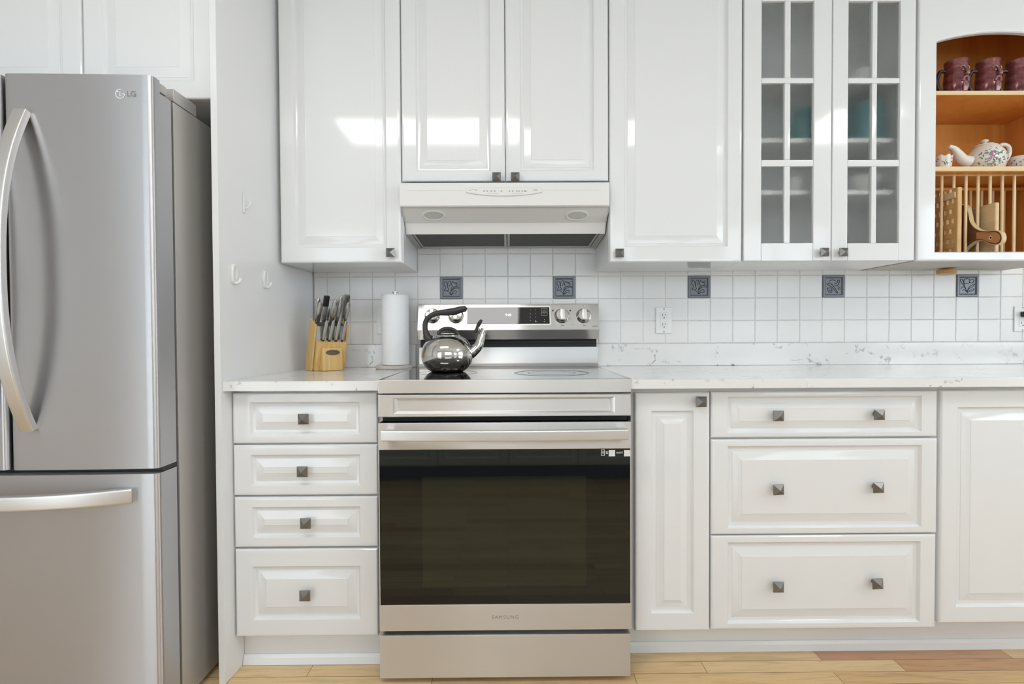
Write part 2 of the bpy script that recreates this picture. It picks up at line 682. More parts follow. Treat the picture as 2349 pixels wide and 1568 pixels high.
DECOR_COLS = [col_index(p[0]) for p in DECOR_PX]
tb = MB()
rnd = random.Random(3)
x_min, x_max = XPI + .004, 2.62
for c in range(-12, 27):
    for r in range(-4, 4):
        xa, xb = P0 + c * PITCH_T, P0 + (c + 1) * PITCH_T
        za, zb = ZROW + (r - 1) * PITCH_T, ZROW + r * PITCH_T
        if r == 0 and c in DECOR_COLS:
            continue
        xa, xb = max(xa, x_min), min(xb, x_max)
        za = max(za, ZC)
        if xb - xa < .01 or zb - za < .01 or zb > 1.72:
            continue
        g = .0006
        xa += g
        xb -= g
        za += g
        zb -= g
        loops = [[], [], []]
        nE = 9
        per = []
        for k in range(nE):
            per.append((xa + (xb - xa) * k / nE, za, 0, 1))
        for k in range(nE):
            per.append((xb, za + (zb - za) * k / nE, -1, 0))
        for k in range(nE):
            per.append((xb - (xb - xa) * k / nE, zb, 0, -1))
        for k in range(nE):
            per.append((xa, zb - (zb - za) * k / nE, 1, 0))
        cx_, cz_ = (xa + xb) / 2, (za + zb) / 2
        for q, (px_, pz_, nx_, nz_) in enumerate(per):
            j = abs(rnd.gauss(0, .00055))
            x1_, z1_ = px_ + nx_ * j, pz_ + nz_ * j
            for li, (ins, yy) in enumerate([(0, .0075), (.0003, .0011), (.0024, .0001)]):
                dx = max(-1, min(1, (cx_ - x1_) / (abs(xb - xa) / 2))) * ins
                dz = max(-1, min(1, (cz_ - z1_) / (abs(zb - za) / 2))) * ins
                loops[li].append((x1_ + dx, yy, z1_ + dz))
        tb.rings(loops, False, True)
part('tile_panel', tb, 'tile', wall_back, smooth=25)
part('grout', MB().box(x_min, x_max, .0017, .0078, ZC, 1.70), 'grout', wall_back)

# decorative relief tiles
DES = {
    'a': [[(50, 75), (45, 110), (75, 160), (50, 195), (50, 215), (80, 210), (120, 195), (100, 150), (90, 80), (65, 55), (50, 75)],
          [(112, 140), (105, 90), (130, 55), (155, 65), (135, 140)],
          [(185, 55), (170, 110), (195, 150), (240, 140), (265, 115), (240, 95), (225, 75), (215, 90), (185, 55)],
          [(235, 110), (255, 80), (275, 65)],
          [(170, 150), (155, 210), (155, 285)],
          [(160, 220), (220, 170), (300, 170), (280, 150), (210, 150), (160, 210)],
          [(160, 280), (190, 230), (230, 210), (250, 235), (235, 255), (195, 255), (160, 285)],
          [(95, 215), (140, 255), (150, 285)]],
    'b': [[(60, 130), (100, 110), (150, 150), (200, 215), (235, 275), (215, 270), (150, 190), (90, 150), (60, 130)],
          [(60, 200), (90, 270), (130, 260), (140, 220), (110, 190), (60, 200)],
          [(85, 220), (110, 245), (130, 225)],
          [(180, 160), (230, 150), (265, 80), (240, 60), (225, 100), (180, 130)],
          [(240, 165), (275, 195), (260, 215), (230, 190)],
          [(95, 80), (140, 55), (190, 75)]],
    'c': [[(45, 60), (60, 110), (110, 170), (150, 250)], [(45, 60), (70, 55), (95, 95), (110, 160)],
          [(110, 60), (100, 110), (140, 130), (190, 120), (200, 70), (160, 45), (110, 60)],
          [(200, 80), (240, 55), (270, 75), (245, 120), (200, 110)],
          [(55, 215), (90, 180), (130, 210), (155, 260)], [(160, 260), (200, 180), (280, 140), (250, 185), (190, 215), (165, 270)],
          [(165, 280), (220, 235), (275, 215), (250, 250), (190, 265)], [(80, 245), (115, 230), (150, 275)]],
}
DLAB = ['dark relief tile with flower, above the left end of the range back',
        'dark relief tile with flower, above the right knobs of the range',
        'dark relief tile with tulips, up and right of the white outlet',
        'dark relief tile with a crossed stem, below the glass cabinet',
        'dark relief tile with flower, below the round wooden knob']
for k, (dpx, des) in enumerate(zip(DECOR_PX, 'aaabc')):
    c = DECOR_COLS[k]
    xa, xb = P0 + c * PITCH_T + .001, P0 + (c + 1) * PITCH_T - .001
    za, zb = ZROW - PITCH_T + .001, ZROW - .001
    t = thing('decorative_tile', DLAB[k], 'tile', ((xa + xb) / 2, .003, za), 'relief tiles in the backsplash')
    S = xb - xa
    fr = MB()
    lo = []
    for ins, yy in [(0, .0035), (0, -.003), (.002, -.005), (.008, -.005), (.010, -.0035), (.0115, -.0045), (.013, -.0005)]:
        lo.append([(xa + ins, yy, za + ins), (xb - ins, yy, za + ins), (xb - ins, yy, zb - ins), (xa + ins, yy, zb - ins)])
    fr.rings(lo)
    part('plate', fr, 'relief', t, smooth=20)
    rl = MB()
    for poly in DES[des]:
        pts = spline([(xa + S * (.05 + .9 * (u / 330)), -.0008, zb - S * (.05 + .9 * (v / 330))) for u, v in poly], 5)
        rl.tube(pts, .0012, 6, 1, 1)
    part('flower_relief', rl, 'relief_dark', t)


# ------------------------------------------------------------------ raised-panel fronts and knobs
def raised_front(x0, x1, z0, z1, yf, fh, fv, thk=.02, ramp_w=.024, cove=.010):
    mb = MB()
    prof = [(0, 0, thk), (0, 0, .0065), (.0012, .0012, .0035), (.004, .004, .0012), (.008, .008, .0004), (.011, .011, 0),
            (fh, fv, 0)]
    for d, yy in [(.0015, .0015), (.004, .0060), (.0065, .0082), (cove, .0090), (cove + .004, .0092), (cove + .0045, .0080),
                  (cove + .006, .0078), (cove + .006 + ramp_w, .0014), (cove + .0068 + ramp_w, .0006)]:
        prof.append((fh + d, fv + d, yy))
    loops = []
    for ih, iv, dy in prof:
        loops.append([(x0 + ih, yf + dy, z0 + iv), (x1 - ih, yf + dy, z0 + iv), (x1 - ih, yf + dy, z1 - iv), (x0 + ih, yf + dy, z1 - iv)])
    return mb.rings(loops)


def add_knob(parent, px, py, yf, size=.031, rot=0.0):
    p = PY(px, py, yf - .030)
    mb = MB()
    mb.lathe([(.0075, 0), (.006, .004), (.006, .018)], (p.x, yf - .0002, p.z), 14, 'Y')
    h = size / 2
    lo = []
    for ins, d in [(h - .003, .016), (h, .0175), (h, .021), (.0006, .032)]:
        q = []
        for sx_, sz_ in ((-1, -1), (1, -1), (1, 1), (-1, 1)):
            a, b = sx_ * ins, sz_ * ins
            q.append((p.x + a * math.cos(rot) - b * math.sin(rot), yf - d, p.z + a * math.sin(rot) + b * math.cos(rot)))
        lo.append(q)
    mb.rings(lo)
    return part('knob', mb, 'pewter', parent, smooth=0)


def cab(name, label, org, group):
    return thing(name, label, 'cabinet', org, group)


GAP = .0015
UG = 'white wall cabinets'
BG = 'white base cabinets'
TOPU = 2.36

# upper left cabinet
xa, xb = X(640, 300, YU), X(918.5, 300, YU)
zb_ = Z(780, 602, YU)
t = cab('wall_cabinet', 'white single-door wall cabinet between the tall panel and the range hood', (xa, 0, zb_), UG)
part('carcass', MB().box(XPI + .0005, xb + .004, YU + .021, -.001, zb_, TOPU), 'white', t)
d = part('door', raised_front(xa, xb, zb_, TOPU, YU, .052, .054), 'white', t, smooth=20)
add_knob(d, 894, 578, YU)
ZUB = zb_

# over-hood cabinet
xa, xm, xb = X(921, 300, YU), X(1159, 300, YU), X(1395.5, 300, YU)
zh = Z(1159, 415, YU)
t = cab('wall_cabinet', 'white two-door wall cabinet directly above the range hood', (xa, 0, zh), UG)
part('carcass', MB().box(xa + .003, xb - .001, YU + .021, -.001, zh, TOPU), 'white', t)
d = part('door', raised_front(xa, xm - GAP, zh, TOPU, YU, .052, .036), 'white', t, smooth=20)
add_knob(d, 1139, 403, YU)
d = part('door', raised_front(xm + GAP, xb, zh, TOPU, YU, .052, .036), 'white', t, smooth=20)
add_knob(d, 1182, 403, YU)
HX0, HX1 = xa, xb

# upper right cabinet
xa, xb = X(1398.5, 300, YU), X(1703, 300, YU)
zb_ = Z(1550, 600, YU)
t = cab('wall_cabinet', 'white single-door wall cabinet right of the range hood', (xa, 0, zb_), UG)
part('carcass', MB().box(xa - .001, xb + .001, YU + .021, -.001, zb_, TOPU), 'white', t)
d = part('door', raised_front(xa, xb, zb_, TOPU, YU, .052, .054), 'white', t, smooth=20)
add_knob(d, 1423, 579, YU)


# glass cabinet
def hollow(t, xa, xb, zb, material, under=None, back='white_in', shelves=()):
    w_ = .016
    yb = YU + .021
    part('side_panel', MB().box(xa, xa + w_, yb, -.001, zb, TOPU), material, t)
    part('side_panel', MB().box(xb - w_, xb, yb, -.001, zb, TOPU), material, t)
    part('bottom_panel', MB().box(xa + w_, xb - w_, yb, -.001, zb, zb + w_), under or material, t)
    part('top_panel', MB().box(xa + w_, xb - w_, yb, -.001, TOPU - w_, TOPU), material, t)
    part('back_panel', MB().box(xa + w_, xb - w_, -.012, -.001, zb + w_, TOPU - w_), back, t)


xa, xb = X(1707, 300, YU), X(2100, 300, YU)
xm = X(1909, 300, YU)
zb_ = Z(1900, 597.5, YU)
GX0, GX1 = xa, xb
t = cab('glass_cabinet', 'white wall cabinet with two frosted glass doors', (xa, 0, zb_), UG)
hollow(t, xa, xb, zb_, 'white_in', back='white_in')
ZS = []
for py in (180, 318, 437):
    zt = Z(1905, py, YU + .05)
    ZS.append(zt)
    part('shelf', MB().box(xa + .017, xb - .017, YU + .045, -.013, zt - .016, zt), 'white_in', t)


def glazed_door(t, x0, x1, z0, z1, cols_px, rows_px, knob_px):
    """frame with 2 x n lights: the frame is one mesh with bevelled openings, each pane a part."""
    xs = [X(p, 300, YU) for p in cols_px]       # L edge, mullion L, mullion R, R edge
    rows = [(Z((cols_px[0] + cols_px[3]) / 2, a, YU), Z((cols_px[0] + cols_px[3]) / 2, b, YU)) for a, b in rows_px]
    rows.append((z1 - .055, rows[0][0] + .010))
    mb = MB()
    bv = .0025
    y1 = YU + .02
    mb.box(x0, xs[0], YU, y1, z0, z1, .004).box(xs[3], x1, YU, y1, z0, z1, .004)
    zsort = sorted(rows, key=lambda r: r[1])
    mb.box(xs[0], xs[3], YU, y1, z0, zsort[0][1], bv)
    for lo_, hi_ in zip(zsort, zsort[1:]):
        mb.box(xs[0], xs[3], YU + .001, y1, lo_[0], hi_[1], bv)
    mb.box(xs[0], xs[3], YU, y1, zsort[-1][0], z1, bv)
    for a, b in rows:
        mb.box(xs[1], xs[2], YU + .001, y1, b, a, bv)
    d = part('door', mb, 'white', t)
    for a, b in rows:
        for u, v in ((xs[0], xs[1]), (xs[2], xs[3])):
            part('glass_pane', MB().box(u - .003, v + .003, YU + .010, YU + .014, b - .003, a + .003), 'frost', d)
    add_knob(d, knob_px[0], knob_px[1], YU)
    return d


rows_px = [(190, 366), (381, 557)]
ROWX = [(2, 178)]
glazed_door(t, xa, xm - GAP, zb_, TOPU, (1747.5, 1800, 1813.5, 1866.5), ROWX + rows_px, (1896, 577))
glazed_door(t, xm + GAP, xb, zb_, TOPU, (1946, 2000.5, 2012, 2064), ROWX + rows_px, (1940, 577))

# things behind the frosted glass
ys = -.17


def dish(name, label, cat, prof, px, zt, material, y=ys, n=28):
    x = X(px, 300, y)
    return solo(name, label, cat, MB().lathe(prof, (x, y, zt + .0006), n), material, (x, y, zt))


BOWL = [(.03, 0), (.032, .006), (.055, .022), (.072, .05), (.070, .05), (.052, .024), (.028, .009), (.001, .008)]
dish('bowl', 'pale bowl blurred behind glass on the top shelf, right door', 'bowl', BOWL, 1965, ZS[0], 'china_plain')
dish('bowl', 'pale bowl blurred behind the lower right panes, middle shelf', 'bowl', [(r * 1.1, h * 1.3) for r, h in BOWL], 1972, ZS[2], 'china_plain')
dish('bowl', 'pale bowl blurred behind the bottom right panes, lowest in the cabinet', 'bowl', BOWL, 1975, zb_ + .016, 'china_plain')
dish('pitcher', 'teal glass pitcher blurred behind the middle right panes', 'pitcher',
     [(.055, 0), (.062, .02), (.066, .08), (.055, .13), (.06, .16), (.057, .16), (.05, .13), (.06, .08), (.055, .006), (.001, .005)], 1985, ZS[1], 'teal_china')
dish('jar', 'teal jar blurred behind the middle left panes', 'jar',
     [(.05, 0), (.058, .01), (.06, .10), (.045, .125), (.047, .14), (.001, .142)], 1846, ZS[1], 'teal_china')
dish('cup', 'small white cup blurred behind the lower left panes', 'cup',
     [(.025, 0), (.035, .02), (.038, .06), (.035, .06), (.03, .02), (.001, .006)], 1822, ZS[2], 'china_plain', -.2)

# ------------------------------------------------------------------ open plate-rack cabinet
yf = YU
xa = X(2106, 300, YU) + .002
xo0 = X(2149, 330, YU)
xc = X(2300, 300, YU)
xo1 = 2 * xc - xo0
xb = 2 * xc - xa
zb_ = Z(2230, 597, YU)
zo = Z(2230, 577, YU)
zsp = Z(2146, 94, YU)
zap = Z(2300, 72, YU)
t = cab('plate_rack_cabinet', 'open arched wall cabinet with orange wood inside, plate rack and mugs', (xa, 0, zb_), UG)
w_ = .016
yb = YU + .021
part('side_panel', MB().box(xa, xa + w_, yb, -.001, zb_ + .0165, TOPU), 'maple', t)
part('side_panel', MB().box(xb - w_, xb, yb, -.001, zb_ + .0165, TOPU), 'maple', t)
part('bottom_panel', MB().box(xa, xb, yb, -.001, zb_, zb_ + .016), 'under', t)
part('top_panel', MB().box(xa + w_, xb - w_, yb, -.001, TOPU - w_, TOPU), 'maple', t)
part('back_panel', MB().box(xa + w_, xb - w_, -.012, -.001, zb_ + w_, TOPU - w_), 'maple', t)
# face frame: ring between the arched opening and the outer rectangle
NA = 24
inner = [(xo0, zo), (xo1, zo)]
for k in range(NA + 1):
    u = k / NA
    xx = xo1 + (xo0 - xo1) * u
    s_ = (xx - xc) / (xo1 - xc)
    inner.append((xx, zap - (zap - zsp) * s_ * s_))
outer = [(xa, zb_), (xb, zb_)]
for k in range(NA + 1):
    u = k / NA
    outer.append((xb + (xa - xb) * u, TOPU))


def inset_poly(poly, d):
    n = len(poly)
    out = []
    for i in range(n):
        p0, p1, p2 = Vector(poly[i - 1]), Vector(poly[i]), Vector(poly[(i + 1) % n])
        e1, e2 = (p1 - p0), (p2 - p1)
        n1 = Vector((-e1.y, e1.x)).normalized() if e1.length > 1e-9 else Vector((0, 0))
        n2 = Vector((-e2.y, e2.x)).normalized() if e2.length > 1e-9 else n1
        nn = (n1 + n2)
        nn = nn / max(nn.length_squared / 2, .3)
        out.append(tuple(p1 + nn * d))
    return out


L3 = lambda poly, y: [(p[0], y, p[1]) for p in poly]
fr = MB()
in_out = inset_poly(inner, -.006)
loops = [L3(inner, YU + .02), L3(inner, YU + .006), L3(inset_poly(inner, -.003), YU + .0015), L3(in_out, YU), L3(inset_poly(outer, .008), YU), L3(inset_poly(outer, .003), YU + .0012), L3(outer, YU + .005), L3(outer, YU + .02)]
fr.rings(loops, False, False)
n_ = len(inner)
o_ = 0
for i in range(n_):
    j = (i + 1) % n_
    fr.f.append((o_ + i, o_ + j, o_ + 7 * n_ + j, o_ + 7 * n_ + i))
part('face_frame', fr, 'white', t)
zs1 = Z(2240, 208, YU + .022)
zs2 = Z(2240, 381.5, YU + .022)
x0i, x1i = xa + w_ + .001, xb - w_ - .001
s1 = part('shelf', MB().box(x0i, x1i, YU + .026, -.013, zs1 - .015, zs1 - .0005), 'maple', t)
part('edge_band', MB().box(x0i, x1i, YU + .0215, YU + .026, zs1 - .015, zs1, .0008), 'maple_edge', s1)
s2 = part('shelf', MB().box(x0i, x1i, YU + .026, -.013, zs2 - .018, zs2 - .0005), 'maple', t)
part('edge_band', MB().box(x0i, x1i, YU + .0215, YU + .026, zs2 - .017, zs2, .0008), 'maple_edge', s2)
ydow = YU + .075
zr = Z(2240, 396, ydow)
part('rack_rail', MB().box(x0i, x1i, ydow - .008, ydow + .008, zr - .012, zr, .002), 'maple_edge', t)
ZIN = zb_ + .0165
for k in range(11):
    x = X(2159.5 + 27.75 * k, 480, ydow)
    if x > x1i - .01:
        break
    if x < x0i + .006:
        continue
    part('rack_dowel', MB().lathe([(.0052, ZIN), (.0052, zr - .0122)], (x, ydow, 0), 12), 'dowel', t)
yd2 = YU + .215
zr2 = Z(2240, 431, yd2)
part('rack_rail', MB().box(x0i, x1i, yd2 - .008, yd2 + .008, zr2 - .012, zr2, .002), 'maple', t)
for k in range(11):
    x = X(2174.5 + 25.6 * k, 480, yd2)
    if x > x1i - .01:
        break
    if x < x0i + .006:
        continue
    part('rack_dowel', MB().lathe([(.0052, ZIN), (.0052, zr2 - .0122)], (x, yd2, 0), 12), 'dowel', t)

# wooden knob under the cabinet
pk = PY(2171, 620, -.075)
zk = zb_ + .0015
solo('wooden_knob', 'round honey-coloured wooden knob under the plate rack cabinet', 'knob',
     MB().lathe([(.012, .0), (.012, -.006), (.030, -.007), (.0335, -.010), (.0335, -.022), (.030, -.025), (.001, -.026)], (pk.x, -.075, zk), 28), 'puck', (pk.x, -.075, zk))


# mugs
def mug(label, px, y):
    x = X(px, 170, y)
    z = zs1 + .0002
    t = thing('mug', label, 'mug', (x, y, z), 'maroon pottery mugs on the top shelf')
    R = .0385
    part('body', MB().lathe([(R * .80, 0), (R * .86, .004), (R * 1.0, .035), (R * 1.02, .065), (R * .95, .095), (R * .93, .118), (R * .99, .134), (R * .96, .138),
                             (R * .90, .134), (R * .86, .11), (R * .92, .06), (R * .78, .008), (.0005, .006)], (x, y, z), 40), 'mug', t)
    a = math.radians(165)
    dr = Vector((math.cos(a), math.sin(a), 0))
    base = Vector((x, y, z))
    part('handle', MB().tube(spline([base + dr * (R * .90) + Vector((0, 0, .105)), base + dr * (R * 1.35) + Vector((0, 0, .105)), base + dr * (R * 1.62) + Vector((0, 0, .07)),
                                     base + dr * (R * 1.40) + Vector((0, 0, .035)), base + dr * (R * .97) + Vector((0, 0, .022))], 6), .0068, 10), 'mug_handle', t)
    f = MB()
    a0 = math.radians(-84)

    def on(da, h, out=.0):
        aa = a0 + da
        rr = R * 1.0 + out
        return base + Vector((rr * math.cos(aa), rr * math.sin(aa), h))
    f.tube(spline([on(-.52, .098), on(-.3, .106), on(-.05, .10)], 5), [.0025] * 11, 8)
    f.tube(spline([on(.1, .10), on(.32, .106), on(.52, .098)], 5), [.0025] * 11, 8)
    f.tube(spline([on(0, .102, -.002), on(0.0, .085, .006), on(0, .074, .009), on(0, .068, .001)], 5), [.004, .0042, .0044, .0046, .005, .0054, .0058, .006, .0062, .0064, .0066, .0064, .006, .005, .004, .003], 8)
    for da in (-.27, .27):
        c0 = on(da, .09, -.001)
        f.lathe([(.0005, -.005), (.0045, -.0025), (.0052, 0), (.0045, .0025), (.0005, .005)], c0, 10)
    for da, h in ((-.30, .055), (.30, .055)):
        f.tube(spline([on(0, .064, .002), on(da * .6, .062, .003), on(da, h - .006, .001)], 5), .0042, 8)
    f.tube(spline([on(-.18, .046, .001), on(0, .043, .003), on(.18, .046, .001)], 5), .0032, 8)
    for da in (-.2, -.08, .06, .19):
        f.tube(spline([on(da, .042, .0), on(da * .9, .03, .002), on(da * .6, .014, -.003)], 4), .0042, 8)
    part('face_relief', f, 'mug_relief', t)
    return t


YM = YU + .085
mug('maroon pottery mug with face relief, left end of the top shelf', 2193, YM)
mug('maroon pottery mug with face relief, middle of the three on top', 2266, YM)
mug('maroon pottery mug with face relief, cut off by the right frame', 2336, YM)

# teapot
YT = YU + .13
s_t = 1 / (FPX / (YT - CAM.y))
tx = X(2262, 355, YT)
tz = zs2 + .0002
t = thing('teapot', 'white china teapot with floral print on the middle shelf', 'teapot', (tx, YT, tz))
zt = lambda py: Z(2264, py, YT)
RT = 37.5 * s_t
ztop = zt(336)
TBODY = (MB().lathe([(RT * .60, 0), (RT * .62, .004), (RT * .85, .018), (RT * .985, (ztop - tz) * .38), (RT * 1.0, (ztop - tz) * .50), (RT * .93, (ztop - tz) * .70), (RT * .74, (ztop - tz) * .90),
                         (RT * .58, (ztop - tz) * 1.0), (RT * .001, (ztop - tz) * 1.0)], (tx, YT, tz), 48), 'china')
lid = part('lid', MB().lathe([(RT * .57, 0), (RT * .5, .006), (RT * .3, .010), (RT * .001, .011)], (tx - .006, YT, ztop - .0012), 36), 'china', t)
part('lid_knob', MB().lathe([(.006, 0), (.005, .005), (.012, .010), (.013, .013), (.009, .016), (.005, .019), (.0005, .020)], (tx - .006, YT, ztop + .009), 20), 'china', lid)
T = lambda px, py: PY(px, py, YT)
part('spout', MB().tube(spline([T(2222, 372), T(2208, 366), T(2197, 352), T(2188, 341), T(2176, 336)], 6),
                        [.025 - .0165 * min(1, (k / 22.0)) for k in range(25)], 14, 1, 1), 'china', t)
part('handle', MB().tube(spline([T(2290, 338), T(2300, 331.5), T(2313, 336), T(2316, 350), T(2309, 366), T(2300, 376)], 6), .0075, 12, 1, 1), 'china', t)


def blob_print(t, name, material, spots, c, fn, size):
    mb = MB()
    for (a, h, sz, ro) in spots:
        p, nrm = fn(a, h)
        up = Vector((0, 0, 1))
        side = nrm.cross(up).normalized()
        upv = side.cross(nrm).normalized()
        e1 = side * math.cos(ro) + upv * math.sin(ro)
        e2 = -side * math.sin(ro) + upv * math.cos(ro)
        pts = []
        n = 8
        for k in range(n):
            q = 2 * pi * k / n
            pts.append(p + e1 * (math.cos(q) * sz * size) + e2 * (math.sin(q) * sz * size * .42))
        lo0 = [q_ - nrm * .001 for q_ in pts]
        lo1 = [q_ + nrm * .0005 for q_ in pts]
        mb.rings([lo0, lo1])
    return (mb, material)


def body_fn(cx, cy, cz, R, H):
    def fn(a, h):
        # ellipsoid-like body of the teapot
        k = math.sqrt(max(.05, 1 - ((h - .46) / .62) ** 2))
        d = Vector((math.sin(a), -math.cos(a), 0))
        nrm = (d + Vector((0, 0, (h - .46) * 1.1))).normalized()
        return Vector((cx, cy, cz + h * H)) + d * (R * k * 1.0), nrm
    return fn


rr = random.Random(11)
fn = body_fn(tx, YT, tz, RT, ztop - tz)


def spots(n, a0, sa, h0, sh, sz):
    return [(rr.gauss(a0, sa), min(.9, max(.1, rr.gauss(h0, sh))), rr.uniform(.6, 1.2) * sz, rr.uniform(0, pi)) for _ in range(n)]


part_multi('body', [TBODY,
                    blob_print(t, 'leaf_print', 'leaf_print', spots(46, -.42, .36, .48, .2, 1), None, fn, .0044),
                    blob_print(t, 'blossom_print', 'rose_print', spots(20, -.48, .16, .55, .12, 1), None, fn, .0052),
                    blob_print(t, 'twig_print', 'grey_print', spots(46, -.2, .34, .45, .22, .8), None, fn, .0038),
                    blob_print(t, 'stem_print', 'brown_print', spots(12, -.25, .26, .22, .1, .8), None, fn, .0038)], t)

# small dishes beside the teapot
YS2 = YU + .12
xd = X(2160, 370, YS2)
t = thing('sugar_bowl', 'small white scalloped china dish left of the teapot', 'dish', (xd, YS2, zs2))
hh = Z(2165, 361, YS2) - zs2
lo = []
for r_, h_ in [(.026, 0), (.030, .004), (.031, hh * .5), (.034, hh), (.032, hh), (.028, hh * .5), (.024, .006)]:
    lp = []
    for k in range(48):
        a = 2 * pi * k / 48
        w2 = 1 + .03 * math.cos(8 * a) * (h_ / hh)
        lp.append((xd + r_ * w2 * math.cos(a), YS2 + r_ * w2 * math.sin(a), zs2 + .0002 + h_ * (1 + .05 * math.cos(8 * a) * (h_ / hh))))
    lo.append(lp)
SBODY = (MB().rings(lo), 'china')


def cyl_fn(cx, cy, cz, R, H):
    def f2(a, h):
        d = Vector((math.sin(a), -math.cos(a), 0))
        return Vector((cx, cy, cz + h * H)) + d * (R * (.80 + .2 * h)), d
    return f2


f2 = cyl_fn(xd, YS2, zs2, .0345, hh)
part_multi('dish_body', [SBODY,
                         blob_print(t, 'leaf_print', 'leaf_print', [(rr.uniform(-1.5, .5), rr.uniform(.2, .85), rr.uniform(.6, 1.1), rr.uniform(0, 3)) for _ in range(16)], None, f2, .0042),
                         blob_print(t, 'blossom_print', 'rose_print', [(rr.uniform(-1.5, .5), rr.uniform(.2, .85), rr.uniform(.6, 1.1), rr.uniform(0, 3)) for _ in range(10)], None, f2, .0042)], t)
YS2 = YU + .15
xd = X(2311, 370, YS2) + .047
t = thing('bowl', 'shallow white china bowl right of the teapot, cut by the frame', 'bowl', (xd, YS2, zs2))
hh = Z(2345, 363, YS2) - zs2
BBODY = (MB().lathe([(.022, 0), (.025, .003), (.039, hh * .6), (.047, hh), (.0455, hh), (.036, hh * .6), (.022, .006), (.0005, .005)], (xd, YS2, zs2 + .0002), 40), 'china')
f3 = cyl_fn(xd, YS2, zs2, .0455, hh)
part_multi('bowl_body', [BBODY, blob_print(t, 'floral_print', 'grey_print', [(rr.uniform(-1.4, -.2), rr.uniform(.45, .8), rr.uniform(.6, 1.1), rr.uniform(0, 3)) for _ in range(8)], None, f3, .004)], t)

# cutting boards standing front to back between the dowels
ZB0 = ZIN + .0002


def at_front(px, py, y):
    return PY(px, py, y)


# lattice board, leftmost
bx = X(2173.6, 480, ydow) + .0115
ztp = Z(2192, 428, YU + .024)
t = thing('lattice_board', 'honey-coloured wooden board with rows of cut-outs, left in the rack', 'cutting board', (bx, YU + .1, ZB0))
TH = .017
yb0, yb1 = YU + .024, YU + .205
ed = MB().box(bx - TH, bx, yb0, yb0 + .018, ZB0, ztp, .003).box(bx - TH, bx, yb1 - .02, yb1, ZB0, ztp, .003)
nr = 14
zz = [ZB0 + (ztp - ZB0) * k / nr for k in range(nr + 1)]
for k in range(nr):
    if k % 2 == 0:
        ed.box(bx - TH + .002, bx - .002, yb0 + .018, yb1 - .02, zz[k] + .0005, zz[k + 1] - .0005)
    else:
        for q in range(8):
            o = .012 if (k // 2) % 2 else 0
            ya = yb0 + .018 + q * .0235 + o
            if ya + .013 < yb1 - .02:
                ed.box(bx - TH + .004, bx - .004, ya, ya + .013, zz[k] - .0005, zz[k + 1] + .0005)
part('lattice', ed, 'board', t, smooth=0)
hz = Z(2180, 447, YU + .06)
part('grip', MB().box(bx - TH - .007, bx - TH, yb0 + .006, yb1 - .03, hz - .018, hz + .006, .004), 'board_pale', t)

# pale board behind
pf = PY(2259.5, 520, ydow)
zt3 = Z(2286, 464, YU + .03)
solo('cutting_board', 'pale rectangular wooden cutting board behind the paddle handle', 'cutting board',
     MB().box(pf.x - .008, pf.x + .008, YU + .024, YU + .19, ZB0, zt3, .005, 3), 'board_pale', (pf.x, YU + .1, ZB0))

# paddle board: body in the rack, handle towards the viewer
bx = X(2229.6, 540, ydow)
t = thing('paddle_board', 'dark walnut paddle board with its handle pointing out of the rack', 'cutting board', (bx, YU + .1, ZB0))
TH = .018
xl_f = bx - TH / 2
outl = [(2172, 466), (2192, 467), (2206, 468), (2217, 474), (2222, 490), (2226, 508), (2236, 521), (2250, 528), (2268, 529), (2284, 528), (2295, 533), (2299, 545), (2295, 557),
        (2284, 562), (2270, 559), (2255, 552.5), (2240, 553), (2226, 561), (2213, 573), (2205, 584), (2172, 584)]
pl = [PX(p[0], p[1], xl_f) for p in outl]
sp = spline([(p.y, p.z, 0) for p in pl], 4)
poly = [(p.x, max(p.y, ZB0)) for p in sp]
rim, face_l, face_r = MB(), MB(), MB()
secs = []
for xx, ins in [(xl_f, .002), (xl_f + .002, 0), (bx + TH / 2 - .002, 0), (bx + TH / 2, .002)]:
    pi_ = inset_poly(poly, ins) if ins else poly
    secs.append([(xx, p[0], max(p[1], ZB0)) for p in pi_])
rim.rings(secs, False, False)
face_l.add(secs[0], [tuple(range(len(secs[0])))])
face_r.add(secs[3], [tuple(range(len(secs[3])))])
part_multi('board_body', [(face_l, 'board_dark'), (rim, 'board_pale'), (face_r, 'board_dark')], t, smooth=40)
gp = [PX(q[0], q[1], xl_f) for q in [(2240, 533), (2252, 532), (2270, 533), (2284, 532), (2292, 537), (2295, 545), (2292, 554), (2284, 558), (2270, 555), (2254, 548.5), (2240, 548)]]
part('grip_inlay', MB().rings([[(xl_f - .0008 + k, p.y, p.z) for p in gp] for k in (0, .0012)]), 'board_mid', t, smooth=0)
hp = PX(2273, 545, xl_f)
part('hang_hole_ring', MB().lathe([(.0065, -.0008), (.0075, -.0018), (.0045, -.0018), (.0035, -.0007)], (xl_f, hp.y, hp.z), 18, 'X'), 'board_pale', t)

